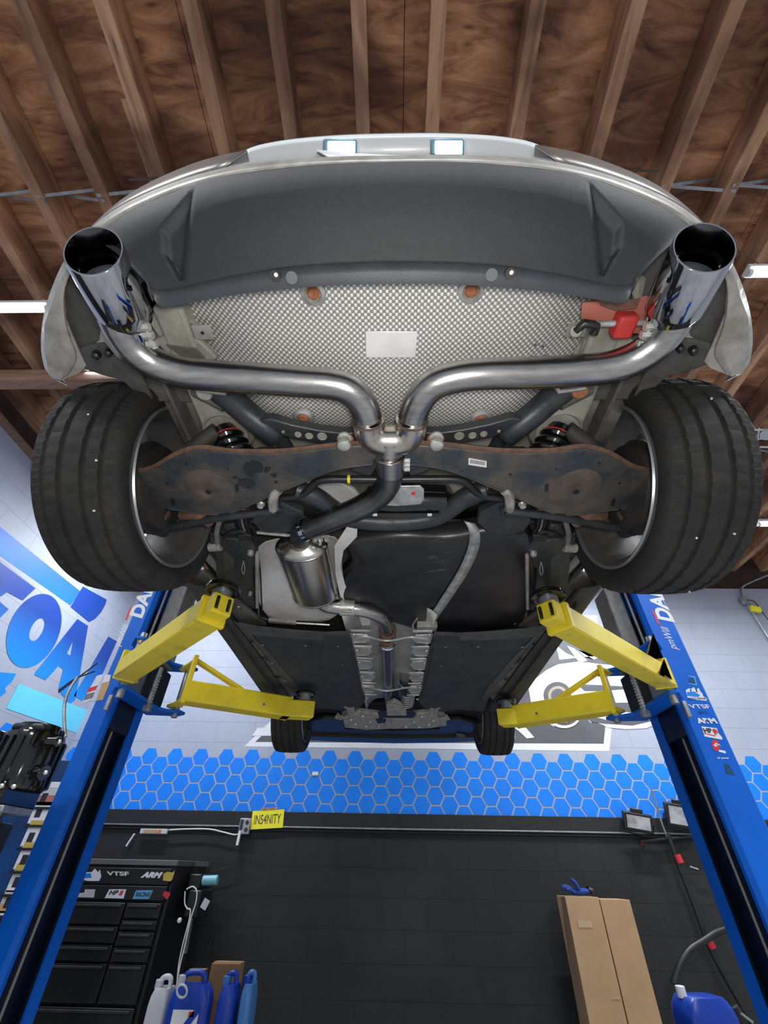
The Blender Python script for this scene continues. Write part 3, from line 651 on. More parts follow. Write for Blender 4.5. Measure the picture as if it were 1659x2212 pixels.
MB().lathe(A(837, 1390, z=.855), (0, 1, 0), [(-.01, .033), (-.006, .040), (.004, .040), (.006, .034)], 24).build('flange', 'chrome', fp)
MB().tube(smooth_path(px3([(837, 1390, .856), (838, 1430, .858), (839, 1470, .86), (840, 1500, .865), (842, 1515, .87)]), 4), .033, 22).build('down_pipe', 'steel', car)

# --- tail pipes: double wall chrome tips, slanted
def tipmaker(a, b, fl):
    a = Vector(a); b = Vector(b); ax = (b-a); L = ax.length; ax.normalize(); n = 40; vs = []; mbt = MB()
    e1 = Vector((1, 0, 0)); e1 = (e1-ax*e1.dot(ax)).normalized(); e2 = ax.cross(e1); 
    if e2.z > 0: e2 = -e2
    RO = .054
    prof = [(-.04, .036), (-.035, .040), (-.02, .047), (-.008, .0505), (0, RO), (L, RO), (L+.003, RO-.0015), (L+.003, RO-.004)] if not fl else [(L+.003, RO-.004), (L-.01, RO-.006), (L-.05, RO-.008), (L-.055, .034), (L-.2, .031), (L-.2, 0)]
    for t, r in prof:
        for k in range(n):
            q = 2*PI*k/n; c = e1*(r*math.cos(q))+e2*(r*math.sin(q))
            cut = (-.32*math.sin(q)*r*max(0, (t-(L-.07))/.07)) if t > L-.07 else 0     # rolled edge cut at a slant
            mbt.v.append(tuple(a+ax*(t+cut)+c))
    m = len(prof); mbt.f += [(i*n+k, i*n+(k+1) % n, (i+1)*n+(k+1) % n, (i+1)*n+k) for i in range(m-1) for k in range(n)]
    return mbt
for (a, b) in ((A(262, 668, z=.885), A(203, 545, z=.87)), (A(1458, 665, z=.885), A(1520, 538, z=.87))):
    tp = tipmaker(a, b, 0).build('tail_pipe', 'chrome', car, angle=30)
    tipmaker(a, b, 1).build('inner_wall', 'tipinner', tp, angle=30)
    q = a+(a-b).normalized()*.05; sgn = -1 if a.x > 0 else 1
    MB().lathe(q, (a-b), [(-.012, .0375), (-.01, .040), (.012, .040), (.014, .0375)], 24).build('clamp_band', 'chrome', tp)
    g = q+Vector((sgn*.045, .0, -.02))
    MB().cyl(g+Vector((0, -.025, 0)), g+Vector((0, .03, 0)), .0045, 8).build('clamp_bolt', 'zinc', tp)
    for dy in (-.018, .0, .02): MB().cyl(g+Vector((-.012, dy, 0)), g+Vector((.01, dy, .0)), .0085, 6).build('nut', 'zinc', tp)

# --- wheels
def tyre_mb(s, c, R=.3187, Wd=.225):
    c = Vector(c); prof = []
    side_ = [(-.094, .243), (-.108, .262), (-.1125, .280), (-.110, .297), (-.103, .3085)]
    ribs = [(-.098, .3115), (-.078, .3155), (-.076, .308), (-.066, .308), (-.064, .317), (-.036, .3185), (-.034, .3095), (-.022, .3095), (-.020, .3187)]
    half = side_+ribs; prof = half+[(-t, r) for t, r in reversed(half)]
    n = 220; mb = MB(); m = len(prof)
    for i, (t, r) in enumerate(prof):
        for k in range(n):
            rr = r; at = abs(t)
            if r > .3105:                       # lateral sipes and shoulder blocks
                sh = .3 if at < .05 else 0
                ph = (k+int(at*120)*(1 if t > 0 else -1)) % (4 if at > .06 else 5)
                if ph == 0: rr -= .0045 if at > .06 else .003
            a = 2*PI*k/n; mb.v.append((c.x+s*t, c.y+rr*math.cos(a), c.z+rr*math.sin(a)))
    mb.f += [(i*n+k, i*n+(k+1) % n, (i+1)*n+(k+1) % n, (i+1)*n+k) for i in range(m-1) for k in range(n)]
    return mb
for yc_, zc, xw, front in ((.95, .905, .76, 0), (3.581, 1.0, .775, 1)):
    for s in (-1, 1):
        c = V(s, xw, yc_, zc)
        ty = tyre_mb(s, c).build('tyre', 'rubber', car, angle=28)
        ax = (s, 0, 0)
        MB().lathe(c, ax, [(-.098, .236), (-.108, .238), (-.112, .245), (-.107, .248), (-.098, .246)], 72).build('rim_flange', 'rimlip', ty)
        MB().lathe(c, ax, [(-.105, .240), (-.090, .232), (-.078, .216), (-.05, .210), (.03, .205), (.06, .212), (.09, .225), (.108, .240)], 72).build('rim', 'rim', ty, solid=.003)
        sp = MB()
        for k in range(5):
            for d in (-.12, .12):
                a = 2*PI*k/5+PI/2; p0 = c+Vector((s*.062, math.cos(a)*.05, math.sin(a)*.05)); p1 = c+Vector((s*.072, math.cos(a+d)*.212, math.sin(a+d)*.212))
                sp.bar(p0, p1, .026, .022, up=(s, 0, 0))
        sp.lathe(c, ax, [(.05, .0), (.05, .07), (.07, .075), (.08, .0)], 24)
        sp.build('spokes', 'rimlip', ty, bevel=.004)
        MB().lathe(c, ax, [(-.062, .0), (-.062, .10), (-.055, .128), (-.03, .134), (-.026, .145), (-.006, .145), (-.004, 0)], 40).build('brake_shield', 'brake', ty)
        MB().cyl(c+Vector((-s*.09, 0, 0)), c+Vector((s*.05, 0, 0)), .052, 20).build('hub_carrier', 'cast' if not front else 'brake', ty, bevel=.006)
        # a few stones stuck in the tread
        rs = random.Random(5+s+front)
        for k in range(4 if not front else 0):
            a = rs.uniform(PI*1.0, PI*1.75); t = rs.uniform(-.08, .09)
            MB().box(c+Vector((s*t, .3185*math.cos(a), .3185*math.sin(a))), (.004, .004, .004), Matrix.Rotation(a, 3, 'X')).build('stone', 'white', ty)

# --- rear suspension
ARM = [(296, 1022), (318, 1018), (345, 1006), (372, 990), (400, 978), (430, 972), (470, 976), (530, 981), (590, 981), (650, 976), (735, 966), (800, 962), (815, 985), (806, 1004), (742, 1012), (690, 1028), (640, 1047), (590, 1070), (545, 1092), (500, 1109), (465, 1113), (430, 1110), (380, 1103), (340, 1098), (300, 1100)]
def susp(s):
    # stamped spring arm: pan with raised front and rear walls
    P = [A(u, v, z=.838) for u, v in ARM]; cx = sum(p.x for p in P)/len(P)
    a0 = MB().prism(side(P, s), (0, 0, .012)).build('control_arm', 'paintedarm', car, bevel=.004)
    up = line([(296, 1018), (330, 1010), (372, 985), (405, 972), (440, 967), (500, 975), (590, 976), (650, 971), (735, 961), (800, 958)], .838)
    up = smooth_path(up, 4)
    MB().grid([side([p+Vector((0, .006, 0)) for p in up], s), side([p+Vector((0, -.003, .006)) for p in up], s), side([p+Vector((0, .004, .016)) for p in up], s)]).build('rear_wall', 'rust', a0, solid=.004, angle=60)
    lo = smooth_path(line([(300, 1100), (340, 1098), (430, 1110), (465, 1113), (500, 1109), (590, 1070), (690, 1028), (742, 1012), (806, 1004)], .838), 4)
    MB().grid([side(lo, s), side([p+Vector((0, .004, .06)) for p in lo], s)]).build('front_wall', 'paintedarm', a0, solid=.004, angle=60)
    p = side([A(452, 1058, z=.836)], s)[0]
    MB().lathe(p, (0, 0, 1), [(-.001, .0), (-.001, .020), (-.006, .028), (-.005, .046), (.003, .072)], 36, sc=(1, 1.15)).build('spring_seat', 'rust_soft', a0)
    MB().lathe(p, (0, 0, 1), [(-.0095, .0), (-.0095, .009)], 16).build('drain_hole', 'black', a0)
    for u, v, r, q in ((432, 1047, .006, 0), (514, 1054, .007, 1), (376, 1085, .007, 1), (402, 1002, .0035, 0), (360, 1045, .004, 0), (492, 1014, .003, 0), (690, 1018, .003, 0), (640, 1008, .003, 0), (588, 1026, .004, 0), (360, 1100, .004, 0)):
        h = side([A(u, v, z=.8368)], s)[0]
        m_ = MB()
        if q: m_.bar(h+Vector((.0, -.014, 0)), h+Vector((.006*s, .014, 0)), .009, .003)
        else: m_.cyl(h, h+Vector((0, 0, .003)), r, 12)
        m_.build('pressed_hole', 'black', a0)
    # outer bushing block near the hub
    MB().bar(V(s, .60, .845, .875), V(s, .66, .95, .88), .075, .07).build('hub_bushing', 'frame', a0, bevel=.015)
    # silver cam bolt at the inner end
    b0 = side([A(743, 961, z=.82)], s)[0]
    MB().lathe(b0, (0, 0, 1), [(-.010, 0), (-.010, .011), (-.007, .016), (-.001, .018), (.002, .018), (.004, .013), (.022, .012), (.025, .018), (.032, .017)], 24).build('cam_bolt', 'zinc', car)
    MB().lathe(b0+Vector((0, .012, .03)), (0, 0, 1), [(0, .012), (-.004, .020), (.004, .023), (.012, .018)], 16).build('bushing', 'rust_bright', car)
    # subframe side member with lightening holes
    U = [(795, 935), (740, 936), (690, 930), (630, 918), (585, 905), (560, 908), (572, 930), (620, 945), (680, 957), (740, 968), (800, 975)]
    sf = slab('subframe_web', U, .90, .03, 'frame', s, bevel=.004)
    for u, v, r in ((696, 942, .011), (668, 941, .009), (644, 938, .008), (612, 932, .004)):
        h = side([A(u, v, z=.899)], s)[0]; MB().lathe(h, (0, 0, 1), [(-.002, r*1.25), (-.003, r*1.1), (0, r), (0, 0)], 16).build('lightening_hole', 'beige', sf)
    MB().tube(side(smooth_path(line([(470, 842, .97), (505, 868, .95), (540, 898, .93), (575, 925, .92), (600, 945, .92)], .93), 4), s), [.035]*16+[.03], 12).build('subframe_arm', 'frame', car)
    MB().tube(side(smooth_path(line([(425, 835, .98), (455, 850, .97), (490, 868, .96)], .93), 3), s), .03, 10).build('subframe_mount', 'underseal', car)
    pm_ = side([A(440, 852, z=.93)], s)[0]; MB().lathe(pm_, (0, 0, 1), [(0, 0), (0, .018), (.006, .022), (.03, .022)], 14).build('mount_nut', 'cast' if s < 0 else 'rust_bright', car)
    MB().tube(side(line([(430, 842), (455, 846), (485, 850), (492, 838)], .92), s), .006, 10).build('hanger_rod', 'strap', car)
    # upper link
    MB().bar(*side(line([(560, 985, .93), (700, 985, .91)], .9), s), .05, .03).build('upper_link', 'frame', car, bevel=.006)
    MB().tube(side(line([(600, 935, .95), (640, 1000, .95)], .9), s), .02, 10).build('track_link', 'frame', car)
    # toe link (lower, in front of the spring arm)
    tl = MB().tube(side(smooth_path(line([(345, 1142, .83), (385, 1136, .83), (440, 1124, .835), (520, 1112, .84), (600, 1104, .845)], .84), 4), s), .013, 10).build('toe_link', 'frame', car)
    MB().lathe(side([A(350, 1140, z=.835)], s)[0]+Vector((0, 0, -.02)), (0, 0, 1), [(-.004, 0), (0, .024), (.03, .026), (.04, .018)], 18).build('link_eye', 'frame', tl)
    MB().lathe(side([A(345, 1122, z=.82)], s)[0], (0, .3, 1), [(0, 0), (.004, .015), (.03, .017), (.05, .012)], 14).build('ball_joint', 'rust', tl)
    MB().bar(*side(line([(312, 1110, .85), (345, 1150, .85)], .85), s), .045, .03).build('knuckle', 'brake', car, bevel=.008)
    MB().tube(side(smooth_path(line([(395, 1112, .86), (430, 1112, .85), (455, 1128, .85)], .84), 4), s), .02, 10).build('knuckle', 'rust', car)
    # anti-roll bar link and drop link
    MB().tube(side(smooth_path(line([(478, 1108, .85), (474, 1125, .85), (468, 1150, .86), (470, 1172, .87)], .84), 4), s), .009, 10).build('drop_link', 'grey', car)
    MB().cyl(*side([A(452, 1182, z=.87), A(478, 1180, z=.87)], s), .017, 16).build('drop_link_joint', 'cast', car, bevel=.003)
    # coil-over: glossy black bellows with a red ring
    cb, ctp = side([A(512, 990, z=.885), A(490, 940, z=.945)], s); axc = (ctp-cb); Lc = axc.length
    prof = []
    for k in range(3):
        prof += [(Lc*(k/3)+.001, .038-.003*k), (Lc*(k/3+.07), .050-.004*k), (Lc*(k/3+.17), .054-.004*k), (Lc*(k/3+.27), .050-.004*k), (Lc*(k/3+.32), .039-.003*k)]
    co_ = MB().lathe(cb, axc, prof+[(Lc, .036), (Lc+.02, .034), (Lc+.02, 0)], 28).build('coilover', 'gloss', car)
    MB().lathe(ctp-axc.normalized()*.006, axc, [(-.001, .036), (-.003, .0425), (.003, .0425), (.006, .036)], 28).build('red_ring', 'red', co_)
    MB().lathe(ctp+Vector((0, 0, .015)), (0, 0, 1), [(.004, .0), (0, .055), (-.012, .066), (0, .074), (.03, .074)], 28).build('strut_cup', 'beige', car)
    # damper seen behind the arm
    MB().tube(side(line([(400, 985, .88), (470, 930, .93)], .9), s), .024, 14).build('damper', 'brake', car)
    # bar clamp with its two bolts and bracket
    br = slab('bar_bracket', [(556, 1068), (575, 1060), (610, 1062), (612, 1088), (655, 1108), (660, 1130), (640, 1150), (600, 1158), (560, 1148), (545, 1128), (548, 1096)], .862, .03, 'frame', s, bevel=.006)
    slab('bracket_lip', [(545, 1106), (598, 1096), (612, 1104), (606, 1116), (560, 1124), (548, 1118)], .852, .012, 'frame', s, bevel=.004)
    MB().tube(side(smooth_path(line([(602, 1058, .845), (594, 1066, .842), (590, 1080, .84), (590, 1096, .845), (592, 1104, .85)], .84), 4), s), .0145, 8).build('bar_clamp', 'cast', car)
    for u, v in ((563, 1091), (592, 1102)):
        h = side([A(u, v, z=.848)], s)[0]; MB().lathe(h, (0, 0, 1), [(-.008, 0), (-.008, .009), (0, .011), (.002, .013), (.006, .013)], 12).build('bolt', 'zinc', car)
    MB().lathe(side([A(524, 1100, z=.86)], s)[0], (0, 0, 1), [(-.008, 0), (-.006, .010), (.012, .012)], 12).build('bolt', 'rust_bright', car)
both(susp)
MB().prism([A(1012, 990, z=.8355), A(1051, 997, z=.8355), A(1051, 1010, z=.8355), A(1012, 1004, z=.8355)], (0, 0, .002)).build('barcode_label', 'white', car)
for k in range(12):
    u = 1016+k*2.7; MB().prism([A(u, 993+k*.4, z=.835), A(u+1.3, 993+k*.4, z=.835), A(u+1.3, 1001+k*.4, z=.835), A(u, 1001+k*.4, z=.835)], (0, 0, .001)).build('barcode_bar', 'dark', car)
# oil stains on the left arm are real wet patches
def blob(name, u, v, ru, rv, m, z, parent=car, n=16, jit=.25, seed=1):
    r_ = random.Random(seed); P = []
    for k in range(n):
        a = 2*PI*k/n; q = 1+r_.uniform(-jit, jit); P.append(A(u+ru*q*math.cos(a), v+rv*q*math.sin(a), z=z))
    return MB().prism(P, (0, 0, .001)).build(name, m, parent)
blob('oil_stain', 545, 1012, 19, 17, 'gloss', .8362, seed=2); blob('oil_stain', 533, 1045, 22, 10, 'gloss', .8362, seed=3); blob('oil_stain', 577, 1014, 7, 7, 'gloss', .8362, seed=4)
blob('oil_stain', 592, 1027, 6, 5, 'gloss', .8362, seed=5); blob('oil_stain', 507, 1032, 5, 3, 'gloss', .8362, seed=6); blob('oil_stain', 596, 1042, 4, 3, 'gloss', .8362, seed=7)
# centre of the subframe
slab('subframe_centre', [(790, 935), (905, 935), (930, 990), (905, 1022), (895, 1030), (800, 1030), (770, 1000)], .895, .03, 'frame', bevel=.008)
for s in (-1, 1):
    MB().bar(V(s, .10, .80, .875), V(s, .04, .835, .88), .07, .04).build('subframe_boss', 'frame', car, bevel=.01)
# anti-roll bar
arb = line([(560, 1085, .87), (610, 1076, .858), (640, 1073, .855), (662, 1062, .855), (680, 1044, .855), (700, 1036, .855), (760, 1035, .857), (849, 1036, .86)], .855)
L_ = smooth_path(arb, 5); L_.reverse(); L_[0].x = MX
MB().tube(full(L_)[1:-1], .0115, 12).build('anti_roll_bar', 'black', car)
MB().lathe(A(754, 1035, z=.857), (1, 0, 0), [(-.004, .012), (-.004, .013), (.004, .013), (.004, .012)], 12).build('yellow_paint_mark', 'yellow', car)
# front cross tube of the subframe
cf = line([(640, 1058, .875), (680, 1072, .872), (720, 1100, .868), (752, 1118, .865), (800, 1126, .862), (849, 1128, .862)], .865)
L_ = smooth_path(cf, 5); L_.reverse(); L_[0].x = MX
cft = MB().tube(full(L_), .030, 14).build('subframe_cross_tube', 'frame', car)
MB().lathe(A(867, 1149, z=.838), (0, 0, 1), [(.0, 0), (.0, .006)], 12).build('drain_hole', 'black', cft)
MB().bar(A(765, 1112, z=.84), A(950, 1112, z=.84), .012, .004).build('flange', 'frame', car)
for u in (810, 928): MB().box(A(u, 1112, z=.836), (.014, .010, .004)).build('clip', 'white', car, bevel=.001)
# vapour canister with its bright plate
cn = MB().tube([A(790, 1085, z=.90), A(800, 1083, z=.90), A(849, 1080, z=.90), A(960, 1082, z=.90), A(978, 1083, z=.90)], [.03, .05, .056, .052, .025], 24).build('vapour_canister', 'gloss', car)
pl = [(836, 1051), (908, 1050), (916, 1058), (916, 1080), (909, 1090), (856, 1094), (834, 1092), (830, 1070)]
MB().prism([A(u, v, z=.838) for u, v in pl], (0, 0, .006)).build('canister_plate', 'strap', cn, bevel=.002)
MB().lathe(A(893, 1067, z=.835), (0, 0, 1), [(0, 0), (.0, .005), (.003, .006)], 10).build('red_stud', 'red', cn)
slab('floor_brace', [(640, 1050), (690, 1040), (735, 1042), (765, 1060), (790, 1090), (720, 1098), (660, 1080)], .93, .02, 'whiteshield', bevel=.005)
slab('floor_brace', [(1060, 1050), (1010, 1040), (965, 1042), (975, 1060), (985, 1080), (1010, 1098), (1040, 1085)], .93, .02, 'beige', bevel=.005)
# red towing bracket and sensor lever at the right
slab('side_plate', [(1258, 655), (1300, 650), (1345, 656), (1400, 640), (1410, 690), (1385, 722), (1340, 720), (1290, 700), (1255, 690)], .935, .006, 'redpaint', bevel=.002)
slab('side_plate', [(1290, 646), (1340, 652), (1385, 645), (1375, 668), (1330, 672), (1300, 662)], .925, .006, 'rust', bevel=.002)
MB().box(A(1347, 702, z=.915), (.042, .05, .035)).build('hanger_rubber', 'redrubber', car, bevel=.006)
MB().cyl(A(1275, 700, z=.915), A(1410, 697, z=.915), .007, 12).build('hanger_rod', 'strap', car)
MB().tube(line([(1245, 714, .92), (1262, 698, .915), (1290, 702, .915), (1282, 720, .918)], .92), .010, 10).build('hanger_hook', 'black', car)
MB().cyl(A(1244, 716, z=.915), A(1248, 713, z=.93), .012, 14).build('hanger_stud', 'cast', car)
slab('side_bracket', [(1262, 740), (1290, 712), (1330, 722), (1360, 730), (1385, 750), (1360, 772), (1300, 782), (1250, 782)], .97, .02, 'beige', bevel=.005)
slab('side_bracket', [(330, 735), (380, 720), (430, 735), (470, 775), (430, 792), (370, 775)], .96, .02, 'beige', bevel=.005)
slab('side_bracket', [(356, 745), (420, 752), (445, 775), (400, 778)], .952, .006, 'underseal', bevel=.003)

# --- fuel tank, strap, shields
def dome(name, pts, z, depth, m, n=4):
    P = [A(u, v, z=z) for u, v in pts]; P = smooth_path(P+[P[0]], 4)[:-1]; c = sum(P, Vector())/len(P); mb = MB(); k = len(P)
    for t in range(n+1):
        q = t/n*PI/2; f = .80+.20*math.cos(q); zz = -depth*math.sin(q)*.5-depth*.5*(t > 0)
        mb.v += [tuple(Vector((c.x+(p.x-c.x)*f, c.y+(p.y-c.y)*f, z+zz))) for p in P]
    for t in range(n): mb.f += [(t*k+i, t*k+(i+1) % k, (t+1)*k+(i+1) % k, (t+1)*k+i) for i in range(k)]
    mb.f.append(tuple(n*k+i for i in range(k)))
    return mb.build(name, m, car, angle=50)
tk = dome('fuel_tank', [(742, 1140), (860, 1125), (960, 1128), (1060, 1112), (1130, 1122), (1152, 1160), (1155, 1240), (1125, 1325), (1075, 1340), (930, 1342), (860, 1325), (800, 1300), (755, 1295), (728, 1262), (738, 1225), (760, 1190)], .93, .075, 'tank')
def onz(L): return [A(u, v, z=z) for u, v, z in L]
st = [(1014, 1128, .866), (1025, 1150, .850), (1022, 1185, .848), (1000, 1235, .848), (965, 1290, .848), (938, 1330, .852), (932, 1342, .868)]
c_ = smooth_path(onz(st), 4); wv = Vector((.0185, .006, 0))
MB().grid([[p-wv for p in c_], [p+wv for p in c_]]).build('tank_strap', 'strap', car, solid=.004, angle=60)
MB().prism([A(u, v, z=.86) for u, v in ((900, 1336), (938, 1338), (950, 1356), (905, 1358))], (0, 0, .01)).build('strap_foot', 'cast', car, bevel=.003)
for k in range(9):
    u = 915+random.uniform(0, 50); v = 1160+random.uniform(0, 90); MB().prism([A(u, v, z=.8545), A(u+random.uniform(12, 40), v-6, z=.8545), A(u+30, v-3, z=.8545)], (0, 0, .0006)).build('scuff', 'panel_edge', tk)
slab('tank_shield', [(748, 1140), (772, 1142), (771, 1160), (742, 1190), (736, 1225), (745, 1262), (762, 1296), (830, 1315), (830, 1322), (760, 1312), (735, 1290), (724, 1240), (722, 1180)], .862, .004, 'whiteshield', bevel=.001)
WS = [(566, 1170), (600, 1155), (720, 1150), (735, 1200), (740, 1290), (720, 1318), (690, 1328), (610, 1330), (575, 1305), (560, 1250)]
P = [A(u, v, z=.925) for u, v in WS]; P = smooth_path(P+[P[0]], 3)[:-1]; c = sum(P, Vector())/len(P); mb = MB(); k = len(P)
for f, dz in ((1.04, -.03), (1, -.02), (.9, .0), (.6, .012), (.02, .015)): mb.v += [tuple(Vector((c.x+(p.x-c.x)*f, c.y+(p.y-c.y)*f, .925+dz))) for p in P]
for t in range(4): mb.f += [(t*k+i, t*k+(i+1) % k, (t+1)*k+(i+1) % k, (t+1)*k+i) for i in range(k)]
mb.build('muffler_shield', 'whiteshield', car, solid=.002, angle=60)

# --- side boxes between tank and sill: brackets, brackets' bolts, brake lines
def clutter(s):
    slab('trailing_bracket', [(470, 1195), (500, 1180), (548, 1190), (556, 1250), (552, 1315), (520, 1325), (490, 1290), (462, 1230), (440, 1200)], .885, .02, 'seal_dark', s, bevel=.006)
    slab('sill_end', [(405, 1262), (440, 1235), (500, 1290), (560, 1340), (575, 1352), (500, 1350), (450, 1320)], .86, .02, 'underseal', s, bevel=.004)
    slab('link_mount', [(452, 1160), (545, 1168), (556, 1195), (548, 1225), (505, 1225), (455, 1190)], .87, .02, 'frame', s, bevel=.005)
    MB().bar(*side(line([(556, 1195, .86), (556, 1310, .862)], .86), s), .012, .02).build('flange', 'beige', car, bevel=.002)
    for u, v, r in ((541, 1196, .012), (497, 1276, .011), (540, 1284, .008), (515, 1310, .009), (430, 1285, .008)):
        h = side([A(u, v, z=.862)], s)[0]; MB().lathe(h, (0, 0, 1), [(-.006, 0), (-.005, r*.8), (0, r), (.01, r*1.1)], 12).build('bolt', 'zinc', car)
    MB().tube(side(smooth_path(line([(526, 1212), (529, 1228), (526, 1240), (522, 1230), (526, 1212)], .858), 3), s), .002, 6).build('hook', 'zinc', car)
    MB().tube(side(smooth_path(line([(418, 1170), (450, 1205), (490, 1250), (512, 1282)], .87), 3), s), .014, 8).build('trailing_arm', 'grey', car)
    for off in (0, 6, 14):
        MB().tube(side(smooth_path(line([(515+off, 1115), (520+off, 1140), (536+off, 1165), (540+off, 1185), (548+off, 1230), (552+off, 1310), (575, 1335+off*.4), (700, 1345+off*.4)], .875), 4), s), .0032, 6).build('brake_line', 'black' if off != 6 else 'grey', car)
    MB().tube(side(smooth_path(line([(455, 1150), (480, 1160), (500, 1148), (530, 1150), (545, 1170)], .872), 4), s), .007, 8).build('brake_hose', 'black', car)
    MB().box(side([A(530, 1155, z=.878)], s)[0], (.05, .035, .03)).build('abs_connector', 'black', car, bevel=.004)
    MB().box(side([A(500, 1138, z=.89)], s)[0], (.04, .06, .03)).build('height_sensor', 'frame', car, bevel=.006)
    MB().lathe(side([A(425, 1205, z=.88)], s)[0], (0, 0, 1), [(-.004, 0), (0, .022), (.03, .03)], 14).build('rusty_boss', 'rust', car)
    MB().bar(*side(line([(580, 1340, .868), (640, 1345, .868)], .86), s), .02, .018).build('hose_clip', 'cast', car, bevel=.003)
    MB().cyl(*side(line([(640, 1346, .862), (712, 1350, .862)], .86), s), .005, 8).build('fuel_line', 'zinc', car)
both(clutter)

# --- flat fibre panels under the floor, sills, tunnel
def under(s):
    pn = slab('floor_panel', [(516, 1350), (560, 1358), (640, 1366), (700, 1370), (752, 1366), (758, 1380), (766, 1410), (775, 1450), (782, 1490), (790, 1512), (778, 1528), (760, 1532), (735, 1535), (705, 1530), (650, 1532), (625, 1470), (585, 1415), (545, 1372)], .815, .008, 'panel', s, bevel=.002)
    slab('panel_front_edge', [(514, 1346), (560, 1354), (640, 1362), (700, 1366), (754, 1364), (756, 1378), (700, 1382), (640, 1380), (560, 1374), (534, 1370)], .812, .004, 'panel_edge', s, bevel=.001)
    slab('panel_outer_edge', [(514, 1346), (524, 1348), (546, 1376), (590, 1420), (640, 1480), (655, 1504), (646, 1510), (580, 1425)], .811, .005, 'panel_edge', s, bevel=.001)
    slab('panel_raised_rib', [(700, 1372), (752, 1372), (764, 1440), (784, 1510), (762, 1528), (740, 1530), (715, 1508), (690, 1440)], .810, .006, 'panel', s, bevel=.002)
    for u, v, r in ((550, 1386, .018), (572, 1424, .014), (601, 1464, .012), (672, 1392, .006), (722, 1392, .009), (736, 1430, .005)):
        h = side([A(u, v, z=.8125)], s)[0]; MB().lathe(h, (0, 0, 1), [(.002, 0), (.002, r*.9), (-.0015, r), (.001, r*1.12)], 16).build('access_hole', 'black', pn)
    for u, v in ((567, 1394), (588, 1433), (616, 1471), (730, 1396), (740, 1437), (660, 1395)):
        h = side([A(u, v, z=.811)], s)[0]; MB().lathe(h, (0, 0, 1), [(-.003, 0), (-.001, .007), (.001, .008)], 10).build('clip', 'grey', pn)
    # sill: outer skirt and pinch weld
    MB().grid([side([A(u, v, z=z) for u, v in ((400, 1262), (440, 1315), (480, 1372), (520, 1430), (560, 1488), (594, 1536))], s) for z in (.812,)] +
              [side([A(u, v, z=.805) for u, v in ((414, 1264), (455, 1315), (496, 1372), (537, 1430), (577, 1488), (610, 1534))], s)] +
              [side([A(u, v, z=.812) for u, v in ((440, 1266), (480, 1315), (520, 1365), (562, 1420), (604, 1478), (640, 1530))], s)] +
              [side([A(u, v, z=.85) for u, v in ((455, 1270), (490, 1312), (528, 1360), (568, 1410), (612, 1468), (650, 1520))], s)]).build('sill', 'seal_dark', car, solid=.004, angle=60)
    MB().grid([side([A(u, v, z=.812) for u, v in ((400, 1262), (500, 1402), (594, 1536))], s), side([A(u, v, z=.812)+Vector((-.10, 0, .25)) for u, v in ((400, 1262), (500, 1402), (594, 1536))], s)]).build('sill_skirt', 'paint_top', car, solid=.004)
    MB().bar(*side([A(452, 1298, z=.80), A(622, 1530, z=.80)], s), .004, .022).build('pinch_weld', 'seal_dark', car)
    slab('sill_seam', [(505, 1342), (516, 1350), (640, 1500), (628, 1510), (560, 1430), (500, 1352)], .822, .006, 'underseal', s, bevel=.002)
both(under)
# tunnel: folded foil heat shield, cross straps
rows = []
for v in (1325, 1345, 1370, 1400, 1440, 1480, 1510, 1528):
    k = (v-1325)/200; hw = .185-.045*k; base = A(841, v, z=.83); row = []
    for t in range(-8, 9):
        q = t/8; z = .826+.075*max(0, math.cos(q*PI/2*1.02))**.6 if abs(q) < .98 else .822
        row.append(Vector((base.x+q*hw*1.08, base.y, z+.006*math.sin(v*.35+t))))
    rows.append(row)
tun = MB().grid(rows).build('tunnel_shield', 'foil', car, solid=.002, angle=25)
for v, z in ((1378, .822), (1486, .822)):
    P = [A(u, vv, z=z) for u, vv in ((762, v+2), (790, v-4), (835, v+6), (885, v-2), (925, v+2))]
    MB().tube(smooth_path(P, 4), .006, 8).build('cross_strap', 'strap', car)
for s in (-1, 1):
    for v, dz in ((1362, 0), (1396, 0), (1422, 0), (1452, 0), (1475, 0), (1500, 0)):
        p0 = A(757+(v-1362)*.22, v, z=.816); p1 = A(800+(v-1362)*.1, v+1, z=.818); a, b = side([p0, p1], s)
        MB().bar(a, b, .016, .008).build('shield_fold', 'foil', tun, bevel=.002)
        h = side([A(764+(v-1362)*.2, v+10, z=.815)], s)[0]; MB().lathe(h, (0, 0, 1), [(-.003, 0), (-.001, .008), (.003, .010)], 10).build('clip', 'zinc', tun)
    MB().tube(side(smooth_path(line([(790, 1335), (800, 1352), (790, 1372), (800, 1395), (785, 1420), (800, 1452), (792, 1480)], .835), 4), s), .004, 6).build('shield_bead', 'foil', tun)
MB().prism([A(u, v, z=.83) for u, v in ((775, 1330), (800, 1328), (800, 1350), (782, 1352))], (0, 0, .003)).build('dimpled_patch', 'dimple', tun)
cat_ = MB().tube(line([(876, 1462), (878, 1480), (880, 1500), (878, 1516)], .865), [.03, .045, .045, .03], 16).build('catalytic_body', 'steel_dark', car)
MB().lathe(A(877, 1468, z=.86), (0, 1, 0), [(0, .046), (.003, .049), (.006, .046)], 20).build('clamp_band', 'strap', cat_)
for k in range(7): MB().lathe(A(879, 1490+k*4, z=.862), (0, 1, 0), [(0, .044), (.004, .048), (.008, .044)], 20).build('flex_ring', 'steel', cat_)
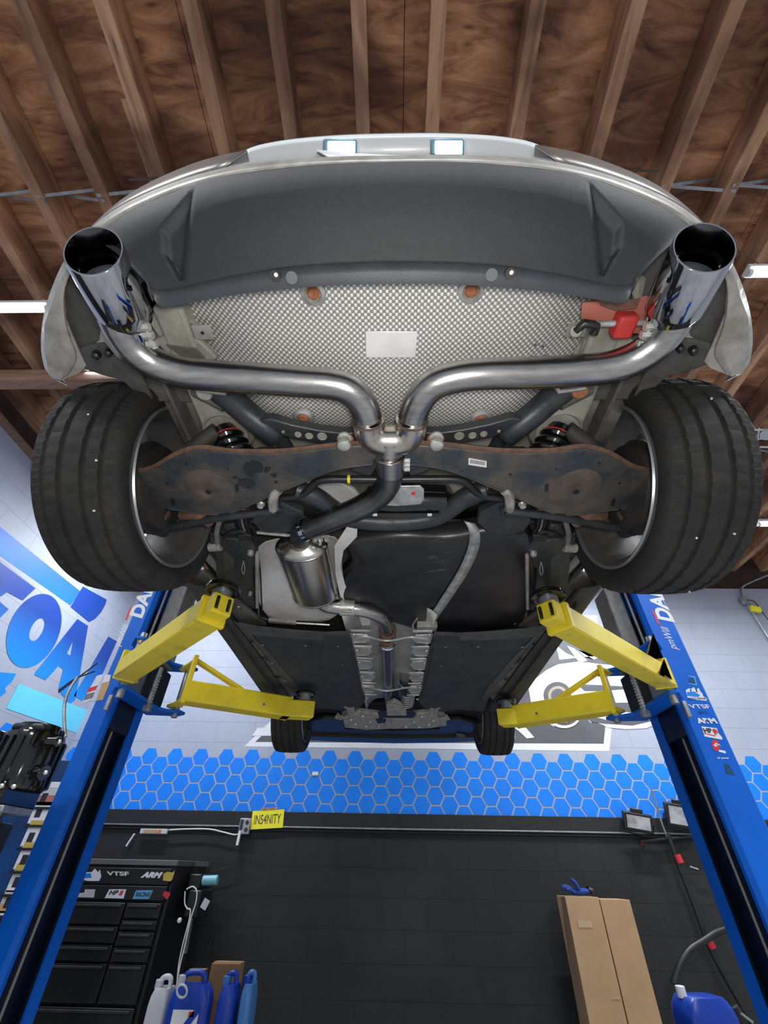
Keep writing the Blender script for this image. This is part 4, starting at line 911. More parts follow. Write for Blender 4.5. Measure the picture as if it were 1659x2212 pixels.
# front subframe, mounts, tray
fs = slab('front_subframe', [(738, 1545), (775, 1538), (835, 1545), (860, 1545), (930, 1540), (962, 1548), (965, 1568), (925, 1574), (840, 1575), (790, 1577), (745, 1572)], .82, .03, 'cast', bevel=.006)
slab('engine_mount', [(834, 1522), (852, 1514), (868, 1522), (878, 1536), (876, 1546), (858, 1546), (850, 1542), (836, 1546)], .812, .02, 'cast', bevel=.003)
slab('mount_recess', [(816, 1540), (826, 1534), (834, 1536), (836, 1548), (878, 1548), (880, 1536), (893, 1536), (899, 1544), (893, 1551), (820, 1551)], .813, .006, 'black', bevel=.001)
slab('mount_recess', [(812, 1556), (822, 1553), (834, 1556), (832, 1562), (816, 1563)], .812, .006, 'black', bevel=.001)
for s in (-1, 1):
    for k in (0,):
        P = [A(741+13*math.cos(a), 1537+11*math.sin(a), z=.81) for a in [math.radians(q) for q in range(-80, 150, 12)]]
        MB().tube(side(P, s), .009, 8).build('bush_ring', 'cast', fs)
        slab('bush_arm', [(750, 1524), (765, 1528), (766, 1544), (752, 1546), (748, 1536)], .812, .012, 'cast', s, bevel=.003, parent=fs)
        slab('bush_arm', [(726, 1546), (742, 1550), (738, 1557), (722, 1552)], .812, .012, 'cast', s, bevel=.003, parent=fs)
    for u, v in ((783, 1548), (800, 1560), (768, 1565), (790, 1570), (818, 1570), (758, 1556)):
        h = side([A(u, v, z=.812)], s)[0]; MB().lathe(h, (0, 0, 1), [(-.006, 0), (-.005, .009), (0, .012), (.006, .013)], 10).build('bolt', 'strap', fs)
    slab('front_arm', [(662, 1560), (700, 1552), (745, 1555), (745, 1578), (700, 1580), (665, 1574)], .86, .03, 'black', s, bevel=.006)
    slab('front_lower_panel', [(600, 1502), (700, 1510), (740, 1540), (735, 1560), (670, 1560), (600, 1545)], .90, .02, 'black', s, bevel=.006)
    MB().tube(side(line([(660, 1572, .95), (740, 1570, .92)], .9), s), .012, 8).build('drive_shaft', 'brake', car)
    MB().box(side([A(672, 1570, z=.93)], s)[0], (.05, .02, .01)).build('tie_rod_end', 'grey', car, bevel=.003)
slab('splash_tray', [(665, 1575), (740, 1576), (849, 1580), (965, 1576), (1030, 1575), (1025, 1592), (965, 1596), (849, 1600), (740, 1598), (670, 1592)], .88, .02, 'black', bevel=.004)
slab('front_bumper', [(660, 1590), (740, 1593), (849, 1596), (960, 1595), (1040, 1592), (1045, 1600), (960, 1605), (849, 1606), (740, 1603), (655, 1598)], .86, .25, 'black', bevel=.004)
slab('tow_flap', [(985, 1585), (1004, 1587), (1008, 1598), (987, 1595)], .85, .006, 'underseal', bevel=.002)

# ================================================================== THE LIFT
PX0, PX1, PY0, PY1, PZT = 1.35, 1.515, 2.14, 2.45, 2.35
def decal(name, pts, m, y, parent, layer=0):
    P = [A(u, v, y=y) for u, v in pts]; o = -.0006*(layer+1)
    return MB().prism([Vector((p.x, y+o, p.z)) for p in P], (0, .0004, 0)).build(name, m, parent, smooth=False)
def column(s, label, PX1):
    c = thing('lift_column', (s*1.43, 2.3, FZ), label, 'lift post', 'blue posts of the two post car lift')
    zc = (FZ+PZT)/2; H = PZT-FZ
    # one folded C section, opening towards the car
    prof = [(PX0, PY0+.035), (PX0, PY0+.016), (PX0+.016, PY0), (PX1-.012, PY0), (PX1, PY0+.012), (PX1, PY1-.012), (PX1-.012, PY1), (PX0+.016, PY1), (PX0, PY1-.016), (PX0, PY1-.085)]
    inn = [(PX0+.009, PY0+.035), (PX0+.009, PY0+.02), (PX0+.02, PY0+.009), (PX1-.016, PY0+.009), (PX1-.009, PY0+.016), (PX1-.009, PY1-.016), (PX1-.016, PY1-.009), (PX0+.02, PY1-.009), (PX0+.009, PY1-.02), (PX0+.009, PY1-.085)]
    loop = prof+inn[::-1]; n = len(loop); mb = MB()
    for z in (FZ, PZT): mb.v += [(s*x, y, z) for x, y in loop]
    mb.f += [(i, (i+1) % n, n+(i+1) % n, n+i) for i in range(n)]
    k = len(prof)
    for i in range(k-1): mb.f += [(i, i+1, n-2-i, n-1-i), (n+i, n+i+1, n+n-2-i, n+n-1-i)]
    mb.build('column', 'lift', c, angle=25)
    MB().box((s*1.43, 2.29, FZ+.012), (.42, .50, .024)).build('base_plate', 'lift', c, bevel=.004)
    MB().box((s*(PX0+.060), (PY0+PY1)/2, (.55+FZ)/2), (.012, .27, .55-FZ)).build('channel_shade', 'navy', c)  # dark sheets added as the shade inside the open channel
    for yy in (PY0+.022, PY1-.022): MB().box((s*(PX0+.035), yy, (.55+FZ)/2), (.045, .012, .55-FZ)).build('channel_shade', 'navy', c)
    MB().tube([(s*(PX0+.035), 2.275, FZ+.05), (s*(PX0+.035), 2.275, .60)], .006, 8).build('cable', 'cable', c)
    # carriage with its guard block and yoke plates
    MB().box((s*(PX0+.055), 2.29, .82), (.10, .22, .62)).build('carriage', 'navy', c, bevel=.006)
    MB().box((s*(PX0-.06), 2.31, 1.08), (.09, .15, .46)).build('guard_block', 'grey', c, bevel=.006)
    MB().box((s*(PX0-.01), 2.205, 1.08), (.012, .012, .46)).build('guard_edge', 'galv', c, bevel=.002)
    MB().box((s*(PX0-.04), 2.29, .735), (.12, .24, .20)).build('carriage_box', 'navy', c, bevel=.008)
    for z in (.628, .862): MB().prism([(s*(PX0-.02), 2.06, z), (s*(PX0-.08), 1.975, z), (s*(PX0-.12), 1.985, z), (s*(PX0-.13), 2.06, z), (s*(PX0-.13), 2.32, z), (s*(PX0-.17), 2.36, z), (s*(PX0-.225), 2.37, z), (s*(PX0-.235), 2.42, z), (s*(PX0-.19), 2.45, z), (s*(PX0-.02), 2.43, z)], (0, 0, .014)).build('yoke_plate', 'lift', c, bevel=.003)
    MB().cyl((s*(PX0-.10), 2.005, .59), (s*(PX0-.10), 2.005, .90), .016, 14).build('pivot_pin', 'galv', c)
    MB().cyl((s*(PX0-.19), 2.40, .61), (s*(PX0-.19), 2.40, .88), .016, 14).build('pivot_pin', 'galv', c)
    MB().cyl((s*(PX0-.14), 2.20, .585), (s*(PX0-.14), 2.20, .80), .011, 10).build('lock_rod', 'galv', c)
    for z in [.60+.014*k for k in range(12)]: MB().lathe((s*(PX0-.14), 2.20, z), (0, 0, 1), [(0, .011), (.004, .016), (.008, .011)], 10).build('lock_spring', 'strap', c)
    MB().box((s*(PX0-.14), 2.20, .60), (.035, .03, .03)).build('lock_nut', 'galv', c, bevel=.004)
    MB().box((s*(PX0+.01), 2.12, .60), (.02, .02, .07)).build('stop_pin', 'galv', c, bevel=.003)
    return c
cl = column(-1, 'blue lift post on the left with paper warning labels', 1.448)
crt = column(1, 'blue lift post on the right with a row of stickers', 1.508)
# lettering running up each post
D = PY0-.0008
for c, uv, uv2 in ((cl, (299, 1318), (264, 1372)), (crt, (1433, 1326), (1447, 1378))):
    p = A(*uv, y=D); H_ = .082
    text('lettering', 'DANNMAR', 'sticker', c, (p.x, D, p.z+.22), (0, 0, 1), (-1, 0, 0), H_, .54, shear=.25, bold=.04)
    p = A(uv[0]-16, uv[1]+2, y=D)
    MB().prism([(p.x, D, p.z-.06), (p.x-.012, D, p.z-.05), (p.x-.014, D, p.z+.03), (p.x-.004, D, p.z+.02)], (0, -.0006, 0)).build('red_swoosh', 'red', c)
    p = A(*uv2, y=D)
    text('script_lettering', 'pmWill', 'sticker', c, (p.x, D, p.z), (0, 0, 1), (-1, 0, 0), .05, .13, shear=.4)
Y = D
# paper labels on the left post
lb_ = decal('warning_label', [(209, 1460), (224, 1456), (196, 1512), (177, 1518)], 'sticker', Y, cl)
decal('label_stripe', [(191, 1487), (212, 1480), (207, 1490), (187, 1497)], 'red', Y, cl, 1)
decal('label_print', [(186, 1500), (205, 1495), (200, 1508), (181, 1513)], 'grey', Y, cl, 1)
decal('warning_label', [(227, 1457), (240, 1458), (236, 1478), (222, 1512), (207, 1514), (217, 1485)], 'tan', Y, cl)
decal('label_head', [(227, 1457), (240, 1458), (236, 1472), (221, 1476)], 'sticker', Y, cl, 1)
# stickers on the right post, from the top
def sq(u, v, w, h, k=.22): return [(u-w/2-h*k*.5, v-h/2-w*.0), (u+w/2-h*k*.5, v-h/2+w*.14), (u+w/2+h*k*.8, v+h/2+w*.14), (u-w/2+h*k*.8, v+h/2)]
decal('box_sticker', [(1487, 1459), (1501, 1461), (1506, 1481), (1487, 1477), (1487, 1475), (1503, 1478), (1499, 1464), (1487, 1461)], 'cyan', Y, crt)
decal('box_sticker', [(1488, 1465), (1498, 1467), (1501, 1476), (1489, 1474)], 'green', Y, crt)
sk = decal('skyline_sticker', [(1481, 1491), (1488, 1487), (1494, 1488), (1498, 1484), (1503, 1490), (1509, 1486), (1513, 1494), (1517, 1498), (1519, 1504), (1527, 1509), (1526, 1514), (1505, 1512), (1485, 1507)], 'sticker', Y, crt)
decal('skyline_blue', [(1484, 1495), (1500, 1494), (1512, 1502), (1508, 1506), (1484, 1503)], 'muralblue', Y, crt, 1)
decal('skyline_tower', [(1490, 1490), (1492, 1488), (1494, 1494), (1491, 1494)], 'dark', Y, crt, 1)
decal('skyline_tower', [(1502, 1489), (1504, 1488), (1507, 1495), (1504, 1495)], 'dark', Y, crt, 1)
def ptext(s_, u, v, wpx, hpx, m, par=None, layer=1, shear=0, bold=0, y=None, dx=None, name='lettering'):
    y = Y if y is None else y; p = A(u, v, y=y); q = A(u+wpx, v, y=y); r = A(u, v+hpx, y=y)
    return text(name, s_, m, par, (p.x, y-.0006*(layer+1), p.z), (1, 0, dx or -.0), (0, 0, 1), abs((r-p).z), (q-p).length, depth=.0002, shear=shear, bold=bold)
ptext('AUTO REPAIR', 1506, 1509, 38, 4, 'dark', crt, 2)
ptext('VTSF', 1510, 1526, 46, 9, 'sticker', crt, 1, -.2, .02)
ptext('SRX', 1520, 1539, 24, 6, 'green', crt, 1, -.2)
ptext('ARM', 1527, 1557, 42, 12, 'sticker', crt, 1, -.2, .06)
decal('brand_sticker', [(1515, 1569), (1548, 1573), (1552, 1584), (1560, 1593), (1560, 1598), (1522, 1591)], 'sticker', Y, crt)
ptext('HP', 1528, 1578, 18, 10, 'dark', crt, 2, -.1, .04)
ptext('S', 1546, 1582, 11, 15, 'red', crt, 2, -.2, .08)
decal('red_underline', [(1520, 1583), (1545, 1589), (1545, 1591), (1521, 1585)], 'red', Y, crt, 1)
decal('red_disc', arc(1546, 1610, 8, 13, 0, 345, 16, -20), 'red', Y, crt)
ptext('aFe', 1548, 1609, 14, 8, 'sticker', crt, 2, 0, .04)
decal('white_tab', [(1551, 1619), (1567, 1622), (1568, 1628), (1553, 1624)], 'sticker', Y, crt)
ptext('air power', 1562, 1638, 25, 5, 'sticker', crt, 1, 0, .02)
decal('green_sticker', [(1564, 1650), (1575, 1652), (1578, 1658), (1570, 1657), (1582, 1663), (1586, 1674), (1569, 1671)], 'green', Y, crt)

def rear_arm(s, quad, tip, pad, label, plates):
    z = .655; t = thing('lift_arm', A(*quad[2], z=z), label, 'lift arm', 'yellow swing arms of the car lift')
    P = [A(u, v, z=z) for u, v in quad]                 # tip outer, tip inner, pivot inner, pivot outer
    MB().prism(P, (0, 0, .088)).build('arm_tube', 'yellow_worn', t, bevel=.007)
    d = ((P[0]+P[1])-(P[2]+P[3])).normalized(); c = (P[0]+P[1])/2
    w_ = (P[1]-P[0]).length; sd = Vector((0, 0, 1)).cross(d)
    MB().bar(c-d*.012+Vector((0, 0, .044)), c+d*.014+Vector((0, 0, .044)), w_*.98+.012, .100).build('collar', 'yellow', t, bevel=.006)
    e = A(*pad, z=.70); f = Vector((e.x, e.y, .705))
    MB().bar(c+Vector((0, 0, .046)), c+d*.075+Vector((0, 0, .050)), w_*.80, .074).build('inner_arm', 'yellow', t, bevel=.006)
    g = c+d*.072+Vector((0, 0, .05))
    for q in (-.021, .021): MB().box(g+sd*q+Vector((0, 0, -.001))+d*.003, (.010, .012, .048)).build('slot', 'black', t, bevel=.002)
    k = c+d*.035+Vector((0, 0, .09))
    MB().cyl(k-Vector((0, 0, .01)), k+Vector((0, 0, .028)), .034, 24).build('pad_cup', 'galv', t, bevel=.003)
    MB().lathe(k+Vector((0, 0, .022)), (0, 0, 1), [(0, .03), (-.004, .050), (0, .062), (.010, .064), (.018, .060), (.022, 0)], 32).build('rubber_pad', 'gloss', t)
    # pivot end: side wall plate and top lug
    piv = Vector((s*(PX0-.10), 2.005, 0)); b0 = P[3]+Vector((0, 0, -.002)); b1 = P[2]+Vector((0, 0, -.002))
    MB().bar(b1+Vector((0, 0, .065)), b0+Vector((0, 0, .065)), .014, .135).build('end_plate', 'yellow', t, bevel=.004)
    for zz in (.665, .775):
        MB().prism([(b0.x, b0.y, zz), (b1.x, b1.y, zz), (piv.x+.045*s, piv.y+.02, zz), (piv.x, piv.y+.05, zz), (piv.x-.045*s, piv.y+.03, zz), (P[1].lerp(P[2], .8).x, P[1].lerp(P[2], .8).y, zz)], (0, 0, .012)).build('lug_plate', 'yellow', t, bevel=.003)
    h = (P[1].lerp(P[2], .25) if s < 0 else P[0].lerp(P[3], .25))
    MB().box(c.lerp((P[2]+P[3])/2, .18)+sd*(w_*.5)*(1 if s < 0 else -1)+Vector((0, 0, .05)), (.012, .012, .012)).build('grease_plug', 'galv', t)
    return t
rear_arm(-1, [(478, 1357), (424, 1338), (243, 1463), (290, 1475)], (450, 1335), (455, 1300), 'yellow lift arm under the left sill, reaching back behind the left rear tyre', 0)
rear_arm(1, [(1186, 1369), (1240, 1356), (1464, 1483), (1416, 1488)], (1210, 1360), (1205, 1305), 'yellow lift arm under the right sill, worn brown along its underside', 0)
def front_arm(s, bot, ptop, pbot, brace, lug, label):
    z = .645; t = thing('lift_arm', A(*bot[0], z=z), label, 'lift arm', 'yellow swing arms of the car lift')
    a, b, e = [A(u, v, z=z) for u, v in bot]; d = (b-a).normalized(); sd = Vector((0, 0, 1)).cross(d)
    if sd.y < 0: sd = -sd
    MB().prism([a, b, b+sd*.10, a+sd*.10], (0, 0, .105)).build('arm_tube', 'yellow', t, bevel=.008)
    MB().prism([b-d*.05+sd*.008, e+sd*.008, e+sd*.09, b-d*.05+sd*.09], (0, 0, .088)).build('inner_arm', 'yellow', t, bevel=.006)
    MB().prism([b-d*.012-sd*.002, b-sd*.002, b+sd*.102, b-d*.012+sd*.102], (0, 0, .107)).build('seam_band', 'yellow_worn', t, bevel=.003)
    p = a.lerp(b, .72)-sd*.001+Vector((0, 0, .04)); MB().cyl(p, p+sd*.01, .008, 10).build('grease_plug', 'galv', t)
    # tall end plate, lugs, diagonal brace
    top = a+Vector((0, 0, .235))
    MB().bar(a+Vector((0, 0, -.01))+sd*.05, top+sd*.05, .10, .024, up=d).build('end_plate', 'yellow', t, bevel=.004)
    m_ = MB()
    piv = Vector((s*(PX0-.19), 2.40, 0))
    for zz in (.655, .855):
        q = Vector((a.x, a.y, zz)); MB().prism([q, q+sd*.13, piv+Vector((s*.03, .05, zz)), piv+Vector((s*.05, -.02, zz)), piv+Vector((0, -.06, zz))], (0, 0, .016)).build('lug_plate', 'yellow', t, bevel=.004)
    MB().bar(top+sd*.05-Vector((0, 0, .012)), a.lerp(b, .50)+sd*.05+Vector((0, 0, .108)), .05, .016).build('brace', 'yellow', t, bevel=.003)
    k = e-d*.05+sd*.05+Vector((0, 0, .09))
    MB().cyl(k, k+Vector((0, 0, .035)), .03, 20).build('pad_cup', 'galv', t)
    MB().lathe(k+Vector((0, 0, .03)), (0, 0, 1), [(0, .03), (-.003, .050), (.002, .058), (.012, .058), (.018, .05), (.02, 0)], 28).build('rubber_pad', 'gloss', t)
    return t
front_arm(-1, [(396, 1513), (628, 1548), (679, 1549)], 0, 0, 0, 0, 'yellow lift arm with a diagonal brace, pointing at the left front tyre')
front_arm(1, [(1324, 1535), (1106, 1566), (1075, 1565)], 0, 0, 0, 0, 'yellow lift arm with a diagonal brace, pointing at the right front tyre')
# air line with armoured hose at the left post
hp = [A(u, v, y=2.12) for u, v in ((142, 1592), (139, 1560), (140, 1520), (150, 1490), (168, 1462))]
hs_ = tag(MB().tube(smooth_path(hp, 6), .007, 10).build('armoured_hose', 'strap'), 'ribbed metal air hose with two loose cable loops left of the blue post', 'hose')
for a_, b_ in (((126, 1496), (211, 1432)), ((126, 1492), (205, 1450))):
    q = [A(u, v, y=2.12) for u, v in (a_, ((a_[0]+b_[0])/2-4, (a_[1]+b_[1])/2+(3 if a_[1] > 1494 else -4)), b_)]
    MB().tube(smooth_path(q, 5), .0035, 8).build('cable_loop', 'dark', hs_)

# ================================================================== BACK WALL ITEMS
B = WY-.03
def bx(c, d, name, m, par, bevel=.003, R=None): return MB().box(c, d, R).build(name, m, par, bevel=bevel)
# number plate souvenir
t = thing('licence_plate', A(577, 1770, y=B), 'yellow licence plate reading IN54NITY on the black board', 'plate')
c = A(578, 1770, y=B-.015); R = Matrix.Rotation(math.radians(-3.5), 3, 'Y')
MB().box(c, (.31, .003, .145), R).build('plate', 'plate_y', t, bevel=.001)
MB().box(c+Vector((.0, -.001, .082)), (.16, .003, .022), R).build('plate_header', 'card', t)
MB().box(c+Vector((.0, .002, .075)), (.30, .003, .04), R).build('plate_backing', 'muralblue', t)
xd = Vector((1, 0, .06)).normalized(); zd = Vector((-.06, 0, 1)).normalized()
text('lettering', 'IN54NITY', 'dark', t, c+Vector((0, -.0024, .002)), xd, zd, .075, .255, .0004)
text('lettering', 'NEW YORK', 'red', t, c+Vector((0, -.0034, .083)), xd, zd, .012, .12, .0004)
# outlet box and taped power strip with its cord
t = thing('outlet_box', A(529, 1785, y=B), 'grey steel outlet box with two sockets next to the yellow licence plate', 'outlet')
c = A(529, 1785, y=B-.02); bx(c, (.105, .045, .125), 'box', 'galv', t, .006)
for k in range(2): MB().cyl(c+Vector((.022, -.026, .028-.056*k)), c+Vector((.022, -.020, .028-.056*k)), .018, 14).build('socket', 'panel', t)
MB().box(c+Vector((-.028, -.024, .01)), (.028, .004, .08)).build('switch', 'panel', t, bevel=.001)
t = thing('power_strip', A(333, 1796, y=B), 'cream power strip taped under the conduit, white cord to the outlet box', 'power strip')
c = A(333, 1796, y=B-.03); bx(c, (.26, .035, .04), 'strip', 'clear', t, .005); MB().box(c+Vector((-.01, -.019, .0)), (.17, .002, .026)).build('label', 'card', t)
MB().box(c+Vector((.062, -.0195, 0)), (.008, .003, .026)).build('switch', 'red', t)
MB().tube(smooth_path([A(u, v, y=B-.03) for u, v in ((365, 1793), (400, 1791), (450, 1791), (480, 1797), (505, 1803), (516, 1801))], 5), .006, 8).build('cord', 'white', t)
t = tag(MB().bar(A(273, 1828, y=B-.015), A(291, 1801, y=B-.015), .022, .012).build('marker_pen', 'white'), 'short white stick hanging slanted below the power strip', 'tag')
t = tag(MB().bar(A(512, 1826, y=B-.045), A(519, 1795, y=B-.045), .026, .02).build('plug', 'white'), 'white plug hanging under the outlet box', 'plug')
MB().tube(smooth_path([A(u, v, y=B-.03) for u, v in ((513, 1824), (516, 1850), (500, 1872), (470, 1880), (452, 1884))], 5), .004, 8).build('cord', 'black', t)
MB().box(A(681, 1671, y=WY-.018), (.06, .012, .03)).build('wall_tag', 'white', None)
tag(bpy.data.objects['wall_tag'], 'tiny white tag stuck on the blue honeycomb', 'tag')
# two floodlights leaning on the ledge
def flood(u, v, w_, h_, label, lean):
    c = A(u, v, y=WY-.12); t = thing('floodlight', c, label, 'light', 'square floodlights on the ledge')
    R = Matrix.Rotation(math.radians(12), 3, 'X') @ Matrix.Rotation(math.radians(lean), 3, 'Y')
    MB().box(c, (w_, .04, h_), R).build('housing', 'black', t, bevel=.012)
    MB().box(c+R @ Vector((0, -.022, 0)), (w_-.06, .004, h_-.05), R).build('reflector', 'lens', t)
    W2, H2 = (w_-.06)/2, (h_-.05)/2
    m_ = MB(); o = R @ Vector((0, .004, .0)); f_ = lambda x, z, y=-.026: c+R @ Vector((x, y, z))
    m_.add([f_(-W2, -H2), f_(W2, -H2), f_(W2, H2), f_(-W2, H2), f_(0, 0, -.0245)], [(0, 1, 4), (1, 2, 4), (2, 3, 4), (3, 0, 4)]); m_.build('facet', 'lens', t, smooth=False)
    MB().box(c+R @ Vector((0, 0, h_/2+.015)), (w_*.4, .03, .03), R).build('handle', 'black', t, bevel=.006)
    MB().tube([c+R @ Vector((x, y, z)) for x, y, z in ((-w_/2-.01, 0, 0), (-w_/2-.012, .03, -h_/2-.02), (w_/2+.012, .03, -h_/2-.02), (w_/2+.01, 0, 0))], .006, 8).build('bracket', 'black', t)
flood(1377, 1776, .27, .15, 'square floodlight on the ledge left of the blue post, whole face visible', 8)
flood(1468, 1762, .27, .19, 'square floodlight half hidden by the right blue post', 8)
# pressure lance with red bands hanging on the black wall
t = thing('spray_lance', A(1450, 1830, y=4.98), 'long black lance with red bands hanging on the black wall', 'lance')
lp_ = [A(u, v, y=4.98) for u, v in ((1407, 1705), (1418, 1740), (1432, 1785), (1445, 1815))]
MB().tube(smooth_path(lp_, 4), .008, 8).build('wand', 'grey', t)
lp_ = [A(u, v, y=4.98) for u, v in ((1442, 1800), (1452, 1830), (1470, 1880), (1490, 1930), (1510, 1985), (1528, 2035), (1560, 2100), (1600, 2170), (1640, 2240))]
MB().tube(smooth_path(lp_, 4), .019, 10).build('hose', 'black', t)
for u, v, u2, v2 in ((1462, 1846, 1470, 1864), (1526, 2024, 1540, 2048)): MB().cyl(A(u, v, y=4.97), A(u2, v2, y=4.97), .030, 12).build('red_band', 'red', t)
t = tag(MB().tube(smooth_path([A(u, v, y=4.90) for u, v in ((1572, 2006), (1548, 2014), (1520, 2032), (1490, 2052), (1468, 2085), (1455, 2125))], 6), .024, 10).build('rubber_hose', 'black'), 'thick black rubber hose curving down to the blue jerry can', 'hose')
t = tag(MB().tube(smooth_path([A(u, v, y=5.04) for u, v in ((1478, 1818), (1474, 1835), (1482, 1860), (1498, 1878), (1516, 1881))], 5), .004, 6).build('thin_cable', 'black'), 'thin black cable with a silver end beside the lance', 'cable')
MB().cyl(A(1490, 1872, y=5.03), A(1508, 1878, y=5.03), .008, 8).build('connector', 'galv', t)
t = tag(MB().tube([A(1378+8*math.cos(a), 1857+11*math.sin(a), y=5.07) for a in [2*PI*k/16 for k in range(16)]], .003, 6, close=True).build('wire_ring', 'black'), 'small black wire ring hung on the black wall', 'ring')
tag(MB().lathe(A(1388, 1823, y=5.08), (0, -1, 0), [(0, .012), (.012, .008), (.02, 0)], 10).build('red_nozzle', 'red'), 'tiny red nozzle on the wall under the floodlight', 'nozzle')
t = tag(MB().bar(A(1382, 1818, y=5.04), A(1500, 1806, y=5.04), .03, .02).build('shelf_rail', 'black', None, bevel=.004), 'black bar under the floodlights', 'rail')
# conduit, box and yellow tag, top right
t = thing('junction_box', A(1607, 1298, y=B), 'grey junction box high on the wall right of the right rear tyre', 'junction box')
bx(A(1608, 1299, y=B-.02), (.09, .06, .10), 'box', 'galv', t, .006)
MB().tube(smooth_path([A(u, v, y=B-.02) for u, v in ((1605, 1292), (1601, 1278), (1606, 1266), (1630, 1254), (1665, 1240))], 5), .013, 10).build('conduit', 'galv', t)
MB().tube([A(u, v, y=B-.02) for u, v in ((1614, 1305), (1665, 1385))], .011, 10).build('conduit', 'galv', t)
MB().tube(smooth_path([A(u, v, y=B-.05) for u, v in ((1614, 1296), (1630, 1300), (1645, 1320), (1664, 1345))], 5), .006, 8).build('cable', 'black', t)
t = tag(MB().box(A(1632, 1316, y=B-.06), (.11, .05, .075), Matrix.Rotation(.25, 3, 'Y')).build('yellow_connector', 'plate_y', None, bevel=.008), 'bright yellow cable connector hanging under the junction box', 'connector')
# white wire rack at the ceiling, right edge
t = thing('wire_rack', (2.6, 2.1, 3.1), 'white wire rack under the ceiling at the right edge', 'rack')
for v in (928, 947, 965): MB().tube([A(1606, v, z=3.1), A(1760, v+2, z=3.1)], .009, 8).build('wire', 'white', t)
for u in (1640, 1700): MB().tube([A(u, 925, z=3.1), A(u-6, 968, z=3.1)], .007, 8).build('wire', 'white', t)
MB().cyl(A(1655, 940, z=3.05), A(1655, 932, z=3.2), .045, 16).build('hook_cup', 'clear', t)
for s_ in (1650, 1740): MB().tube([A(s_, 947, z=3.1), A(s_, 947, z=3.1)+Vector((0, 0, .42))], .004, 6).build('hanger', 'white', t)

# ================================================================== TOOL CABINET
CY = 4.3; c0 = A(381, 1868, y=CY); CXR = -1.695; CXL = -3.0
t = thing('tool_cabinet', (-2.35, 4.66, FZ), 'black tool cabinet with two rows of stickers, against the back wall', 'cabinet')
bx(((CXR+CXL)/2, 4.66, (.02-1.36)/2), (CXR-CXL, .70, 1.38), 'body', 'cabinet', t, .004)
bx(((CXR+CXL)/2+.0, 4.66, .035), (CXR-CXL+.02, .74, .035), 'top', 'cab_edge', t, .004)
def zrow(v): return A(300, v, y=CY).z
def drawer(xa, xb, za, zb):
    d = MB().box(((xa+xb)/2, CY-.018, (za+zb)/2), (xb-xa-.012, .030, abs(za-zb)-.012)).build('drawer', 'cabinet', t, bevel=.004)
    MB().box(((xa+xb)/2, CY-.040, max(za, zb)-.022), (xb-xa-.05, .016, .014)).build('handle', 'panel', d, bevel=.003)
XS = CXL+.02, CXR-.02; xm = A(265, 1990, y=CY).x
zz = [zrow(v) for v in (1874, 1912, 1946)]
bx(((XS[0]+XS[1])/2, CY-.012, (zz[0]+zz[1])/2), (XS[1]-XS[0], .02, zz[0]-zz[1]-.008), 'upper_panel', 'cabinet', t)
bx(((XS[0]+XS[1])/2, CY-.012, (zz[1]+zz[2])/2), (XS[1]-XS[0], .02, zz[1]-zz[2]-.008), 'upper_panel', 'cabinet', t)
for a_, b_ in ((1948, 2000), (2000, 2040), (2040, 2080), (2080, 2172)): drawer(XS[0], xm, zrow(a_), zrow(b_))
for a_, b_ in ((1948, 1985), (1985, 2010), (2010, 2045), (2045, 2080), (2080, 2172)): drawer(xm, XS[1], zrow(a_), zrow(b_))
drawer(XS[0], XS[1], zrow(2174), -1.05); drawer(XS[0], XS[1], -1.05, -1.34)
for x in (CXL+.1, CXR-.1):
    for y in (4.38, 4.94): MB().cyl((x-.02, y, FZ+.045), (x+.02, y, FZ+.045), .045, 16).build('caster', 'rubber', t)
ys = CY-.023
decal('skyline_sticker', [(176, 1900), (182, 1884), (198, 1884), (205, 1876), (212, 1884), (216, 1878), (219, 1894), (214, 1903), (190, 1903)], 'sticker', ys, t)
decal('skyline_blue', [(178, 1888), (196, 1886), (198, 1896), (176, 1897)], 'muralblue', ys, t, 1)
ptext('VTSF', 254, 1887, 50, 9, 'sticker', t, 1, -.2, .03, y=ys)
ptext('ARM', 328, 1890, 46, 13, 'sticker', t, 1, .3, .07, y=ys)
decal('gold_emblem', [(352, 1902), (353, 1888), (362, 1883), (372, 1885), (377, 1880), (376, 1888), (372, 1900), (368, 1904)], 'gold', ys, t)
decal('grey_sticker', [(168, 1938), (172, 1929), (182, 1928), (184, 1921), (206, 1921), (203, 1939)], 'clear', ys, t)
decal('brand_sticker', [(226, 1940), (236, 1921), (273, 1921), (267, 1941)], 'sticker', ys, t)
ptext('HP', 246, 1928, 20, 10, 'dark', t, 1, .2, .04, y=ys); ptext('S', 262, 1929, 9, 11, 'red', t, 1, .2, .08, y=ys)
decal('blue_sticker', [(286, 1942), (294, 1923), (331, 1923), (322, 1942)], 'cyan', ys, t)
ptext('RACING', 309, 1932, 32, 10, 'dark', t, 1, .2, .03, y=ys)
decal('red_emblem', [(351, 1932), (357, 1925), (366, 1927), (368, 1933), (360, 1944)], 'red', ys, t)
t = thing('air_tool', A(455, 1901, y=4.6), 'pale blue cylinder lying in a holder on the cabinet side', 'tool')
MB().cyl(A(438, 1902, y=4.6), A(470, 1901, y=4.6), .033, 16).build('barrel', 'teal', t, bevel=.004)
MB().cyl(A(434, 1903, y=4.6), A(440, 1902, y=4.6), .026, 16).build('nozzle', 'gloss', t)
bx(A(425, 1905, y=4.62), (.10, .12, .10), 'holder', 'black', t, .01)
t = thing('side_tray', A(440, 1950, y=4.6), 'black tray on the cabinet side with a white card', 'tray')
bx(A(430, 1950, y=4.65), (.10, .3, .16), 'tray', 'black', t, .01); MB().box(A(443, 1953, y=4.5), (.05, .004, .06), Matrix.Rotation(.4, 3, 'Y')).build('card', 'clear', t)
